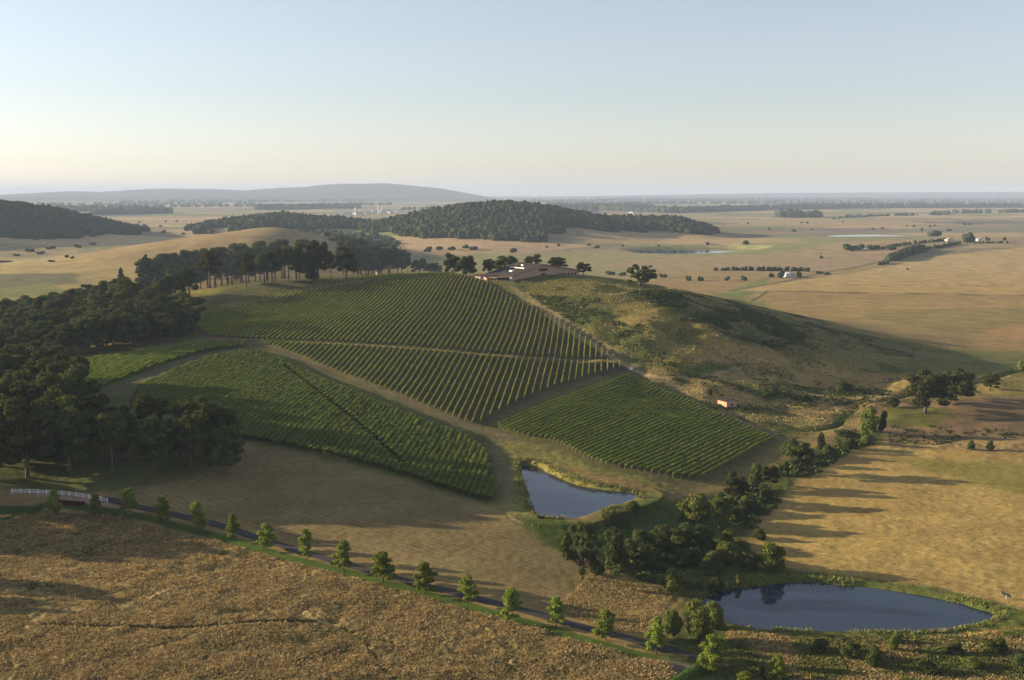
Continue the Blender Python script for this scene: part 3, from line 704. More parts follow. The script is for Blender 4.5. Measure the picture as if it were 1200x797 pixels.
# ------------------------------------------------------------------ vineyard rows
def seg_clip(poly, p, d):
    ts = []; n_ = len(poly)
    for i in range(n_):
        a = np.array(poly[i]); b_ = np.array(poly[(i + 1) % n_]); e = b_ - a
        den = d[0] * (-e[1]) + d[1] * e[0]
        if abs(den) < 1e-9: continue
        r = a - p; t = (r[0] * (-e[1]) + r[1] * e[0]) / den; u = (d[0] * r[1] - d[1] * r[0]) / den
        if 0 <= u < 1: ts.append(t)
    ts.sort(); return [(ts[i], ts[i + 1]) for i in range(0, len(ts) - 1, 2) if ts[i + 1] - ts[i] > 4]
def vine_block(poly, dirv, spacing, hgt, wid, dens, size, mat, label, group, gapline=None, posts=False, skip=None):
    d = np.array(dirv, float); d /= np.linalg.norm(d); nn = np.array((d[1], -d[0])); p = np.array(poly); s = p @ nn
    o = s.min() + spacing / 2; c = 0
    while o < s.max():
        base = nn * o; V = []; F = []; off = 0
        for t0, t1 in seg_clip(poly, base, d):
            V = []; F = []; off = 0; r0, r1 = t0, t1
            t0 += rnd.uniform(0, 1.5); t1 -= rnd.uniform(0, 1.5); L = t1 - t0
            if L < 4: continue
            m_ = int(L / 1.4) + 2; t = np.linspace(t0, t1, m_); wob = (vnoise(t, t * 0 + o, 4, 5) - .5) * .25
            x = base[0] + d[0] * t + nn[0] * wob; y = base[1] + d[1] * t + nn[1] * wob; z = H(x, y)
            keep = np.ones(m_, bool)
            if gapline is not None:
                keep = linesd(x, y, gapline) > (1.5 if wid < 1 else .7)
            hs = hgt * (.86 + .28 * vnoise(t, t * 0 + o * 3, 2.2, 8)); ws = wid * (.75 + .5 * vnoise(t, t * 0 + o * 5, 1.9, 9)) / 2
            prof = [(-.5, .45), (-1, .7), (-.75, .98), (.1, 1.03), (.8, .95), (1, .68), (.45, .45)]
            cv = np.zeros((m_, 7, 3))
            for j, (a, b_) in enumerate(prof):
                jj = 1 + .3 * (rs.uniform(size=m_) - .5)
                cv[:, j, 0] = x + nn[0] * a * ws * .8 * jj; cv[:, j, 1] = y + nn[1] * a * ws * .8 * jj; cv[:, j, 2] = z + b_ * hs * .94
            V.append(cv.reshape(-1, 3))
            for i in range(m_ - 1):
                if keep[i] and keep[i + 1]:
                    for j in range(7): F.append((off + i * 7 + j, off + i * 7 + (j + 1) % 7, off + (i + 1) * 7 + (j + 1) % 7, off + (i + 1) * 7 + j))
            off += m_ * 7
            nl = int(L * dens); tt = rs.uniform(t0, t1, nl); a = rs.uniform(-1, 1, nl); hz = np.interp(tt, t, hs); wz = np.interp(tt, t, ws)
            gap = np.interp(tt, t, keep.astype(float)) > .9
            lx = base[0] + d[0] * tt + nn[0] * a * wz; ly = base[1] + d[1] * tt + nn[1] * a * wz
            lz = np.interp(tt, t, z) + hz * (1.04 - .55 * rs.uniform(size=nl) ** 1.6) * (1 - .12 * a * a)
            Pq = np.stack([lx, ly, lz], 1)[gap]; N = np.stack([nn[0] * a, nn[1] * a, .6 + 0 * a], 1)[gap] + rs.normal(size=(gap.sum(), 3)) * .5
            q, f = leaf_quads(Pq, N, size, rs); V.append(q); F += [tuple(k) for k in (f + off)]; off += len(q)
            if V and F:
                Fa = np.array(F); Va = np.concatenate(V); org = Va[0].copy(); org[2] = h1(org[0], org[1])
                ob = obj('vine_row', npmesh('vine_row', Va - org, Fa, mat), None, org.tolist()); tag(ob, label, 'vine row', group); c += 1
                if posts:
                    for t0, t1 in ((r0, r1),):
                        for t in (t0, t1):
                            q = base + d * t; zz = h1(q[0], q[1]); MB().tube((q[0] - org[0], q[1] - org[1], zz - org[2] - .3), (q[0] - org[0], q[1] - org[1], zz - org[2] + 1.5), .06, .05, 5).build('post', M['wood'], ob)
        o += spacing
    return c
midline = PW([(296,399),(420,404),(520,411),(600,418),(730,425)], 3, False)
DA = (.089, 1)
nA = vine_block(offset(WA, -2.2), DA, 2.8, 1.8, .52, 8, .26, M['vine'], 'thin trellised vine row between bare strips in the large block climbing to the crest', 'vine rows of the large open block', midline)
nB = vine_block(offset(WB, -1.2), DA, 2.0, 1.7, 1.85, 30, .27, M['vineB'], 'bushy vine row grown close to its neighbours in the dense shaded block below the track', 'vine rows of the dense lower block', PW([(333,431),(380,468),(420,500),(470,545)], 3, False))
nC = vine_block(offset(WC, -1), DA, 2.0, 1.9, 1.25, 14, .30, M['vineD'], 'bushy vine row of the small light green block against the dark wood', 'vine rows of the small block by the wood')  # lighter leaf colour stands in for sunlight this block misses
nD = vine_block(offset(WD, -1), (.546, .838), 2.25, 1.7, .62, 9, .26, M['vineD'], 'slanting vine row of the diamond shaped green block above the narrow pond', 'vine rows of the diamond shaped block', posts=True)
print('ROWS', nA, nB, nC, nD)

# ------------------------------------------------------------------ avenue of young trees
ord_ = ['first','second','third','fourth','fifth','sixth','seventh','eighth','ninth','tenth','eleventh','twelfth','thirteenth','fourteenth','fifteenth','sixteenth']
av = [(64,606,30,20),(112,606,26,15),(153,606,33,22),(191,613,30,20),(232,624,36,20),(273,632,29,15),(313,643,29,19),(359,655,35,18),(403,668,33,22),(449,681,34,32),(498,694,34,28),(548,705,31,21),(600,726,36,26),(652,734,34,22),(710,749,34,27),(769,766,42,24),(834,787,42,28)]
extra = {0:'dark shaded young tree behind the white rail fence, first of the roadside line',1:'thin shaded young tree in front of the end of the white rail fence',2:'rounded young tree just past the end of the white rail fence'}
desc = ['compact','tall pointed','small narrow','small leaning','slim ragged','rounded','widest, loosely spreading','full conical','small pointed','egg shaped','neat upright','broad low','tall bright','bright round-topped']
for i, (a, b_, hp, wp) in enumerate(av):
    lab = extra.get(i) or '%s young roadside tree, %s from the right in the line along the drive' % (desc[i - 3], ord_[len(av) - 1 - i])
    plant_px('young', 'young_tree', a, b_ + 1.5, hp * 1.22, wp * 1.32, lab, 'tree', 'young trees planted along the drive', i=i)

# ------------------------------------------------------------------ creek vegetation and lone trees (px, base py, h px, w px, kind, label)
sp = [
 (682,678,74,58,'open','tall dark tree with bare forked trunk alone at the mown field edge','tree'),
 (722,664,50,42,'shrub','dark round thicket tree just right of the forked-trunk tree','tree'),
 (748,656,42,44,'shrub','dark dense bush in the middle of the shaded thicket below the narrow pond','bush'),
 (774,648,38,42,'shrub','dark dense bush at the right end of the shaded thicket below the narrow pond','bush'),
 (798,640,32,38,'shrub','low dark bush between the shaded thicket and the big pale bush','bush'),
 (700,674,18,26,'shrub','low spreading bush at the foot of the forked-trunk tree','bush'),
 (816,612,42,46,'willow','big loose olive bush with a sunlit lower left side below the vineyard corner','bush'),
 (862,588,38,30,'oak','dark upright tree nearest to the lower tip of the diamond vineyard','tree'),
 (842,598,24,26,'willow','light green bush at the left foot of the dark upright tree near the vineyard tip','bush'),
 (884,573,34,24,'shrub','sunlit bushy tree beside the shaded headland of the diamond vineyard','tree'),
 (872,598,22,14,'willow','small yellowish bush in the middle of the creek belt','bush'),
 (848,620,22,20,'willow','small pale green bush on the creek belt below the big loose olive bush','bush'),
 (884,600,16,26,'shrub','low dark bush on the field side of the creek belt','bush'),
 (935,555,44,40,'oak','large dark tree at the right corner of the diamond vineyard','tree'),
 (922,535,20,22,'shrub','small dark bush tucked behind the large tree at the vineyard corner','bush'),
 (962,527,22,14,'shrub','thin dark bush beyond the large tree at the vineyard corner','bush'),
 (972,535,16,22,'shrub','low dark bush next to the corner of the stubble field','bush'),
 (994,526,15,26,'shrub','flat dark bush on the ditch bank between field corner and round green bush','bush'),
 (990,512,11,28,'shrub','long low dark bush just below the bend of the ditch','bush'),
 (1015,520,17,20,'willow','round green bush alone at the top corner of the stubble field','bush'),
 (1018,506,34,30,'willow','tall pale olive bush beside the green ditch below the big oak','bush'),
 (1034,506,27,14,'shrub','narrow upright bush just right of the tall pale olive bush','bush'),
 (1047,478,14,18,'shrub','small bush at the left foot of the big oak by the ditch','bush'),
 (1084,484,54,60,'oak','largest broad oak with visible trunk, standing beside the green ditch','tree'),
 (1120,470,42,50,'oak','second broad oak, behind and right of the largest oak','tree'),
 (1108,474,24,30,'oak','low oak squeezed between the two broad oaks by the ditch','tree'),
 (1160,458,24,25,'oak','smaller rounded oak standing apart near the right edge beside the pale lane','tree'),
 (1198,436,17,20,'willow','green rounded bush at the right edge beside the pale lane','bush'),
 (1138,527,12,14,'shrub','left of two small round bushes along the far edge of the stubble field','bush'),
 (1161,528,13,13,'shrub','right one of two small round bushes on the far edge of the stubble field','bush'),
 (854,664,36,34,'willow','bright yellow-green dome shaped willow in the creek belt','tree'),
 (905,668,38,44,'willow','bright topped willow at the lower left corner of the stubble field','tree'),
 (878,668,22,34,'shrub','dark bush between the two bright willows','bush'),
 (836,672,28,36,'shrub','dark bush left of the dome shaped willow','bush'),
 (786,696,36,42,'willow','round grey-green willow bush left of the small lit lawn patch','bush'),
 (838,690,14,30,'shrub','low dark bush on the near bank at the head of the large pond','bush'),
 (865,686,15,15,'willow','small bright green bush at the upper left shore of the large pond','bush'),
 (820,750,52,50,'willow','largest olive willow bush near the left end of the large pond','bush'),
 (789,748,44,28,'willow','upright yellow-green bush between the drive and the largest willow bush','bush'),
 (838,735,34,32,'willow','olive bush leaning over the left tip of the large pond','bush'),
 (1047,764,28,16,'willow','small oval pale bush on the near bank of the large pond','bush'),
 (1022,783,32,26,'shrub','dark green bush below the oval pale bush','bush'),
 (995,772,24,30,'shrub','dull bush on the dry bank under the middle of the large pond','bush'),
 (960,765,20,28,'shrub','grey-green low bush on the dry bank under the large pond','bush'),
 (1165,766,24,36,'shrub','dark rounded bush at the right end of the near bank','bush'),
 (1120,768,16,30,'shrub','low green bush on the near bank right of the oval pale bush','bush'),
 (1195,780,18,26,'shrub','low green bush at the lower right corner','bush'),
 (1090,790,16,34,'shrub','low spreading bush on the grassy slope at the lower right','bush'),
 (911,800,40,26,'young','bright yellow-green small tree at the bottom edge below the large pond','tree'),
 (873,806,22,30,'young','bright round small tree cut by the bottom edge','tree'),
 (893,800,30,9,'fir','thin dark columnar conifer beside the bright small tree at the bottom edge','tree'),
 (750,335,27,42,'open','lone open-branched old tree on the bare crest right of the winery','tree'),
 (990,458,12,24,'shrub','grey-green low bush in rough grass above the ditch','bush'),
 (902,570,28,26,'oak','dark tree in the gap between the vineyard tip and the stubble field','tree'),
 (868,612,24,26,'shrub','dark bush on the creek belt just above the pale small one','bush'),
 (898,588,18,26,'shrub','low bush hugging the stubble field edge halfway down the creek','bush'),
 (824,640,30,34,'shrub','dark bush at the bend of the creek belt below the big loose olive bush','bush'),
 (852,640,20,26,'willow','light olive bush on the creek belt above the dome shaped willow','bush'),
 (806,664,26,38,'shrub','broad dark bush left of the bend of the creek','bush'),
 (764,668,28,34,'shrub','dark bush in the shade between forked-trunk tree and lawn patch','bush'),
 (890,632,16,24,'shrub','low dark bush at the field edge above the bright topped willow','bush'),
 (740,600,14,26,'shrub','low bush under the dam of the narrow pond','bush'),
 (948,545,20,20,'willow','small lighter bush at the right foot of the large tree by the vineyard corner','bush'),
 (902,462,10,34,'shrub','long grey-green bush on the hummock behind the stuccoed shed','bush'),
 (940,470,9,24,'shrub','flat bush on the rough ground halfway between shed and ditch','bush'),
 (1052,755,14,22,'shrub','low bush right against the oval pale bush','bush'),
 (1140,784,16,30,'willow','bright low bush on the grassy slope near the lower right corner','bush'),
 (832,462,8,9,'shrub','small bush just behind the little stuccoed shed','bush'),
]
for a, b_, hp, wp, kd, lab, cat in sp:
    plant_px(kd, {'tree': 'tree', 'bush': 'bush'}[cat] if kd not in ('oak', 'willow') else kd + ('_tree' if cat == 'tree' else '_bush') if kd != 'oak' else 'oak_tree', a, b_, hp, wp, lab, cat)

# ------------------------------------------------------------------ woods on the left
def scatter(poly_px, spacing, seed):
    poly = PW(poly_px); p = np.array(poly); r = random.Random(seed); out = []
    x0, y0 = p.min(0); x1, y1 = p.max(0)
    for _ in range(6000):
        x = r.uniform(x0, x1); y = r.uniform(y0, y1)
        if polysd(np.array([x]), np.array([y]), poly)[0] > 0: continue
        if all((x - a) ** 2 + (y - b_) ** 2 > spacing ** 2 for a, b_ in out): out.append((x, y))
    return out
w1 = [(-50,572),(60,562),(150,560),(228,556),(262,536),(235,524),(150,528),(100,524),(86,478),(64,458),(-50,450)]
for j, (x, y) in enumerate(scatter(w1, 11.2, 3)):
    kd = 'oak' if rnd.random() < .72 else 'tall'; h = rnd.uniform(20, 26)
    if x / y > -.385: h = min(h, rnd.uniform(17.5, 23.5) + (352 - y) * -.02)
    plant(kd, 'oak_tree', x, y, h, h * (.80 if kd == 'oak' else .5), 'tall dark oak with bare lower trunk in the shaded wood beside the mown field', 'tree', 'trees of the near wood')
w2 = [(-30,428),(60,424),(100,415),(160,408),(228,397),(226,382),(190,374),(150,364),(130,352),(60,370),(-30,390)]
for j, (x, y) in enumerate(scatter(w2, 9.4, 5)):
    h = rnd.uniform(11, 21)
    plant('oak' if rnd.random() < .7 else 'tall', 'oak_tree', x, y, h, h * rnd.uniform(.8, 1.0), 'round headed oak in the dense wood on the slope left of the vineyard', 'tree', 'trees of the slope wood')
for j in range(58):
    px = 176 + j * 5.15 + rnd.uniform(-3, 3)
    if 374 < px < 398: continue
    by = float(np.interp(px, [170, 250, 330, 400, 480], [347, 335, 327, 322.5, 320])) + rnd.uniform(-1.5, 2.5)
    hp = rnd.uniform(36, 49) * (1 if px < 430 else .72); wp = hp * rnd.uniform(.62, .85)
    plant_px('tall' if rnd.random() < .3 else 'oak', 'ridge_tree', px, by, hp, wp, 'dark high-crowned tree of the grove along the ridge above the upper track', 'tree', 'trees of the ridge grove')
for px, by, hp, wp in ((160,362,32,26),(176,366,28,24),(192,372,30,26),(206,378,26,24),(170,352,34,28),(190,354,34,26),(205,350,36,28),(222,346,36,28),(150,372,30,26)):
    plant_px('oak', 'ridge_tree', px, by, hp, wp, 'rounded tree where the slope wood meets the ridge grove', 'tree', 'trees between slope wood and ridge grove')
man = [(264,556,66,46,'oak','rightmost oak of the near wood, leaning out over the mown field'),(258,538,70,44,'oak','oak just behind the rightmost one of the near wood'),(240,527,62,46,'oak','oak of the near wood closest to the dense vineyard block'),(220,524,58,42,'oak','oak at the back corner of the near wood, crown against the dense vineyard block'),
 (143,352,40,18,'fir','left of two pointed conifers rising from the slope wood'),(172,350,54,24,'fir','taller right one of two pointed conifers rising from the slope wood'),
 (64,462,60,58,'oak','high domed oak top standing above the near wood beside the small light vineyard'),
 (289,338,40,17,'tall','slender tree with bare trunk on the lit meadow above the upper track'),
 (310,334,44,24,'tall','broad pale tree with bare trunk on the ridge meadow'),(366,331,34,18,'fir','dark compact conifer standing before the ridge grove'),
 (388,328,36,13,'tall','thin tree standing apart near the dry grass gap of the ridge'),(406,327,40,30,'oak','broad leafy tree just right of the dry grass gap of the ridge'),
 (432,323,32,28,'oak','round oak above the little orange hut'),(455,321,30,30,'oak','oak right of the little orange hut'),
 (478,321,24,8,'tall','slim pale-stemmed tree on the skyline right of the ridge grove'),
 (492,322,20,22,'oak','low round tree where the upper track crosses the crest'),(509,322,15,22,'oak','low bush-like tree on the crest above the vineyard top'),
 (530,325,30,22,'oak','left of a pair of oaks on the crest just left of the winery'),(546,325,27,26,'oak','right of a pair of oaks on the crest just left of the winery'),
 (573,322,20,18,'oak','rounded tree directly behind the left end of the winery')]
for a, b_, hp, wp, kd, lab in man:
    plant_px(kd, 'fir_tree' if kd == 'fir' else 'oak_tree', a, b_, hp, wp, lab, 'tree', far=False)
# behind the winery: feet hidden by the building, just over the crest
for j, (xo, yo, h, w_, lab) in enumerate([(-4, 735, 12.5, 17, 'oak behind the winery roof, leftmost of three'), (14, 738, 13, 14, 'oak behind the winery ridge, middle of three'), (30, 735, 12, 15, 'oak behind the winery gable, rightmost of three'), (47, 728, 9, 11, 'small tree behind the right slope of the winery roof')]):
    plant('oak', 'oak_tree', xo, yo, h, w_, lab, 'tree')
# trees left of the frame whose long shadows fall across the field
for j, (x, y, h) in enumerate([(-172, 318, 21), (-186, 322, 22), (-178, 306, 19), (-150, 262, 13), (-164, 254, 14), (-196, 300, 20), (-200, 334, 22)]):
    plant('oak', 'oak_tree', x, y, h, h * .8, 'oak left of the field outside the picture', 'tree', 'oaks outside the left edge')

# ------------------------------------------------------------------ plain: bushes, hedges, clumps
LOW = []
for i in range(4):
    r = np.random.RandomState(500 + i); Vs = []; Fs = []; off = 0; cv, cf = ICO1
    for k in range(5):
        c = np.array([r.uniform(-2, 2), r.uniform(-2, 2), r.uniform(1, 3)]); q = cv * (1 + .25 * r.uniform(-1, 1, (len(cv), 1))) * np.array([2, 2, 1.7]) * r.uniform(.7, 1.1) + c
        Vs.append(q); Fs.append(cf + off); off += len(q)
    LOW.append(npmesh('bush', np.concatenate(Vs), np.concatenate(Fs), M['far']))
bl = [(807,329,7,8),(822,329,7,9),(852,329,6,7),(871,329,7,8),(777,325,5,10),(905,325,7,8),(915,325.5,9,12),(936,325,8,7),(960,321,4,9),(970,322,5,9),(962,303,4,6),(874,287,6,8),(829,287,4,5),
 (1136,284,15,18),(1157,282,5,6),(1177,282,5,5),(1095,277,8,22),(1112,271,4,8),(1130,264,4,5),(1137,264,3,4),(1080,271,5,4),(1063,316,3,4),(995,294,9,16),(1008,293,8,14),(1022,292,6,18),(760,322,5,9),(715,322,5,12),(730,323,5,10),
 (78,302,4,6),(84,303,4,6),(60,307,3,8),(700,291,4,7),(690,288,3,5),(640,290,3,5),(655,289,4,6),(602,296,6,9),(503,294,6,7),(545,291,6,9),(530,293,5,12),(515,293,5,10),(555,293,5,14),(500,295,5,12),(730,289,3,4),(772,289,3,4),(790,296,3,6),
 (188,266,3,5),(192,273,4,6),(170,266,4,6),(215,275,3,6),(35,295,5,14),(60,292,4,12),(90,290,4,12),(20,300,3,10),(110,287,4,10),(48,298,4,10),(930,272,4,6),(1045,293,5,10)]
bushes_lab = 'small dark bush dotted on the dry plain beyond the vineyard hill'
for j, (a, b_, hp, wp) in enumerate(bl):
    x, y, z = P(a, b_); s = y / FPX; o = obj('bush', LOW[j % 4], None, (x, y, z - .3)); o.scale = (wp * s / 7.5, wp * s / 7.5, hp * s / 4.6); o.rotation_euler = (0, 0, j * 1.7)
    tag(o, {13: 'large dark farm tree on the rise near the right horizon', 16: 'wide pale green bush before the far lake, near the farm tree', 22: 'left bush of the dark clump on the slope below the far lake', 23: 'middle bush of the dark clump on the slope below the far lake', 24: 'right bush of the dark clump on the slope below the far lake', 6: 'wide bush beside the white shed on the plain', 7: 'bush right of the white shed on the plain', 0:'first from the left of four round bushes in line below the long hedge',1:'second from the left of four round bushes in line below the long hedge',2:'third from the left of four round bushes in line below the long hedge',3:'rightmost of four round bushes in line below the long hedge'}.get(j, bushes_lab), 'bush', 'bushes dotted on the plain')
def blobs(name, pts_, mat, r, sub=ICO1, sq=.85):
    cv, cf = sub; n_ = len(pts_); k = len(cv); Pp = np.array([p[:3] for p in pts_]); s = np.array([(p[3], p[3], p[4]) for p in pts_])
    V = cv[None] * (1 + .42 * r.uniform(-1, 1, (n_, k, 1))) * s[:, None, :] + Pp[:, None, :]
    F = (cf[None] + (np.arange(n_) * k)[:, None, None]).reshape(-1, 3)
    return obj(name, npmesh(name, V.reshape(-1, 3), F, mat))
def hedge_line(name, L, wpx, hpx, lab, cat='hedge', dens=1.0, rows=1):
    pts_ = []; r = np.random.RandomState(len(lab)); q = smooth(L, False, 6)
    for (a, b_), (c, d) in zip(q[:-1], q[1:]):
        x0, y0, z0 = P(a, b_); x1, y1, z1 = P(c, d); n_ = max(1, int(math.hypot(x1 - x0, y1 - y0) / 2.6 * dens))
        for i in range(n_ * rows):
            t = r.uniform(); s = y0 / FPX; hh = hpx * s * r.uniform(.65, 1.1); x = x0 + (x1 - x0) * t + r.uniform(-1, 1) * wpx * s * .5; y = y0 + (y1 - y0) * t + r.uniform(-1, 1) * 4 * rows
            pts_.append((x, y, z0 + (z1 - z0) * t + hh * .4, max(1.2, hh * .55), hh * .6))
    o = blobs(name, pts_, M['far'], r); tag(o, lab, cat); return o
hedge_line('hedge', [(834,317),(860,317)], 1, 4, 'short left piece of the long dark hedge across the plain')
hedge_line('hedge', [(862,317),(900,317.5),(948,318)], 1, 5, 'long dark hedge across the plain above the four round bushes')
hedge_line('hedge', [(1044,306),(1056,301),(1068,297),(1080,294)], 5, 7, 'thick dark diagonal hedge beside the farm lane on the right', dens=3, rows=2)
hedge_line('hedge', [(1030,311),(1040,308.5)], 3, 4, 'short dark hedge piece below the thick diagonal one')
hedge_line('hedge', [(1080,294),(1100,290.5),(1125,286)], 1, 4, 'thin hedge running from the thick diagonal hedge up to the farm')
hedge_line('hedge', [(1030,292),(1060,287),(1100,283),(1115,282)], 1, 3.2, 'thin pale hedge running up to the farm above the dark diagonal one')
hedge_line('hedge', [(1140,285.5),(1182,284.5)], 1, 2.2, 'low hedge right of the large farm tree')
# distant belts of trees: nobody could count them
def belt(L, hpx, rows, seed, dens):
    pts_ = []; r = np.random.RandomState(seed)
    for (a, b_, c, d) in L:
        x0, y0 = plane_pt(a, b_, 0); x1, y1 = plane_pt(c, d, 0); Ld = math.hypot(x1 - x0, y1 - y0); n_ = int(Ld / 14 * dens)
        for i in range(n_):
            t = r.uniform(); s = y0 / FPX; hh = hpx * s * r.uniform(.55, 1.15) ; hh = min(hh, 30)
            pts_.append((x0 + (x1 - x0) * t + r.uniform(-10, 10), y0 + (y1 - y0) * t + r.uniform(-1, 1) * rows * y0 / 100, hh * .42, max(4, hh * r.uniform(.45, .7)), hh * .6))
    return pts_
bp_ = belt([(640,247,700,248.5),(690,246,800,249.5),(780,249.5,900,246),(895,246,1000,244),(990,244,1260,243),(650,244,760,243),(300,246,420,244),(0,247,200,249),(110,252,200,250)], 6.5, 1, 1, 2.4)
bp_ += belt([(640,240,1260,237),(620,237,1260,234.5),(700,235,1260,232),(100,244,460,240),(0,241,300,240),(150,238,500,236)], 3.6, 2, 2, .9)
bp_ += belt([(912,255,962,255),(912,254,962,254)], 7, 1, 3, 3)
bp_ += belt([(762,259.5,792,259.5)], 6, .6, 4, 2) + belt([(795,259.5,815,259.5),(975,257,990,257),(985,255.5,1012,254.5),(1010,254,1075,252.5)], 3, .5, 5, 1.2) + belt([(1115,250,1160,249.5),(1170,249.5,1220,248.5),(1090,252,1110,251.5)], 4, .6, 6, 1.5)
bp_ += belt([(820,262,1000,261),(1040,266,1240,264),(640,258,760,257),(900,270,1100,268),(30,278,150,276),(150,262,240,259)], 2.2, 2, 17, .12)
bp_ += belt([(470,246,520,244),(600,244,660,243)], 3, 1, 7, .6)
tag(blobs('distant_woodland', bp_, M['far'], np.random.RandomState(9)), 'dark belts of distant trees lining the far plain under the horizon', 'woodland', None, 'stuff')
# forest on the far hills
def forest(name, boxes, thr, amp, seed, lab, sp_=9.5, keepf=None):
    r = np.random.RandomState(seed); out = []
    for x0, x1, y0, y1 in boxes:
        gx, gy = np.meshgrid(np.arange(x0, x1, sp_), np.arange(y0, y1, sp_)); gx = gx.ravel() + r.uniform(-4, 4, gx.size); gy = gy.ravel() + r.uniform(-4, 4, gy.size)
        fh = far_h(gx, gy, (1,)); k = fh > thr + amp * 2 * (fbm(gx, gy, 130, seed, 3) - .5)
        if keepf is not None: k &= keepf(gx, gy)
        gx = gx[k]; gy = gy[k]; z = H(gx, gy)
        for a, b_, c in zip(gx, gy, z):
            s = r.uniform(3.4, 7.2); out.append((a, b_, c + s * .8, s, s * r.uniform(.9, 1.5)))
    tag(blobs(name, out, M['far'], r), lab, 'forest', None, 'stuff'); print(name, len(out))
forest('hill_forest', [(-760, 60, 1900, 3000)], 13, 10, 31, 'dark oak forest covering the middle wooded hill and its left shoulder')
forest('hill_forest', [(60, 520, 1950, 2950)], 15, 22, 32, 'patchy forest on the low right shoulder of the middle wooded hill')
forest('hill_forest', [(-1500, -620, 1650, 2800)], 11, 12, 33, 'dark forest covering the hill at the left edge', keepf=lambda x, y: x < -.27 * y)
# wooded skirt right of the grassy spur
def scrub(name, poly_px, n_, smin, smax, mat, lab, seed, cat='scrub'):
    poly = PW(poly_px); p = np.array(poly); r = np.random.RandomState(seed); x = r.uniform(p[:, 0].min(), p[:, 0].max(), n_ * 4); y = r.uniform(p[:, 1].min(), p[:, 1].max(), n_ * 4)
    k = (polysd(x, y, poly) < 0) & (fbm(x, y, 22, seed, 3) > .45); x = x[k][:n_]; y = y[k][:n_]; z = H(x, y)
    pts_ = [(a, b_, c + s * .35, s, s * .8) for a, b_, c, s in zip(x, y, z, r.uniform(smin, smax, len(x)))]
    tag(blobs(name, pts_, mat, r), lab, cat, None, 'stuff')
scrub('scrub', [(330,262),(350,266),(385,280),(400,290),(440,296),(470,285),(440,275),(380,268)], 700, 3.5, 6, M['far'], 'dark scrub wood on the right flank of the grassy spur', 3)
def leafy_scrub(name, poly_px, n_, smin, smax, mat, lab, seed, thr=.5, q=22, sc=18):
    poly = PW(poly_px); p = np.array(poly); r = np.random.RandomState(seed); x = r.uniform(p[:, 0].min(), p[:, 0].max(), n_ * 5); y = r.uniform(p[:, 1].min(), p[:, 1].max(), n_ * 5)
    k = (polysd(x, y, poly) < 0) & (fbm(x, y, sc, seed, 3) > thr); x = x[k][:n_]; y = y[k][:n_]; z = H(x, y); s = r.uniform(smin, smax, len(x))
    D = r.normal(size=(len(x), q, 3)); D /= np.linalg.norm(D, axis=2, keepdims=True); D[:, :, 2] = np.abs(D[:, :, 2])
    Pp = np.stack([x, y, z], 1)[:, None, :] + D * s[:, None, None] * np.array([1, 1, .75]) * r.uniform(.6, 1, (len(x), q, 1))
    V, F = leaf_quads(Pp.reshape(-1, 3), (D + r.normal(size=D.shape) * .5).reshape(-1, 3), smax * .33, r)
    tag(obj(name, npmesh(name, V, F, mat)), lab, 'undergrowth', None, 'stuff')
leafy_scrub('undergrowth', [(740,342),(800,346),(860,360),(920,376),(955,390),(930,402),(870,400),(800,378)], 900, .8, 1.9, M['shrub'], 'dark bracken and brambles on the shaded far flank of the hill', 5, .46)
leafy_scrub('undergrowth', [(620,345),(700,350),(760,385),(790,430),(745,424),(690,392)], 420, .6, 1.4, M['shrub'], 'green brambles in the hollow beside the path down from the winery', 6, .5)
leafy_scrub('undergrowth', [(780,436),(900,445),(1050,446),(1040,465),(940,480),(850,490)], 500, .5, 1.3, M['shrub'], 'low scrub and hummocks of rough grass above the stuccoed shed', 7, .52, 18, 9)
leafy_scrub('undergrowth', [(700,655),(850,580),(960,525),(1000,505),(1020,515),(940,565),(890,612),(870,662),(900,680),(830,700),(720,672)], 1100, .7, 1.9, M['shrub'], 'dark creekside brambles filling the belt between vineyard and stubble field', 8, .42)
leafy_scrub('undergrowth', [(860,745),(1000,748),(1120,748),(1190,740),(1210,800),(880,800)], 1000, .35, 1.0, M['shrub'], 'weeds and brambles on the near bank below the large pond', 9, .50, 20, 8)
leafy_scrub('undergrowth', [(1030,750),(1120,750),(1180,745),(1215,752),(1215,797),(1040,792)], 900, .35, .9, M['willow'], 'bright green brambles and nettles at the lower right corner', 29, .46, 20, 9)
leafy_scrub('undergrowth', [(1040,498),(1200,505),(1200,522),(1040,518)], 160, .4, .9, M['shrub'], 'line of weeds along the far edge of the stubble field', 10, .45)
leafy_scrub('undergrowth', [(630,606),(720,600),(760,610),(700,635),(640,625)], 160, .5, 1.2, M['shrub'], 'dark weeds under the dam of the narrow pond', 12, .5)

# ------------------------------------------------------------------ grass as stuff
def blades(name, x, y, h, lean, mat, lab, seed, wd=.10, nb=3):
    r = np.random.RandomState(seed); n_ = len(x); z = H(x, y); x = np.repeat(x, nb); y = np.repeat(y, nb); z = np.repeat(z, nb); h = np.repeat(h, nb) * r.uniform(.6, 1.15, n_ * nb)
    a = r.uniform(0, 6.283, n_ * nb); x = x + r.normal(size=n_ * nb) * .16; y = y + r.normal(size=n_ * nb) * .16
    w_ = wd * r.uniform(.6, 1.3, n_ * nb) ; dx = np.cos(a) * w_; dy = np.sin(a) * w_; lx = r.normal(size=n_ * nb) * lean * h + .15 * h; ly = r.normal(size=n_ * nb) * lean * h
    V = np.stack([np.stack([x - dx, y - dy, z - .05], 1), np.stack([x + dx, y + dy, z - .05], 1), np.stack([x + dx * .6 + lx, y + dy * .6 + ly, z + h], 1), np.stack([x - dx * .6 + lx, y - dy * .6 + ly, z + h * .92], 1)], 1).reshape(-1, 3)
    tag(obj(name, npmesh(name, V, np.arange(len(V)).reshape(-1, 4), mat)), lab, 'grass', None, 'stuff')
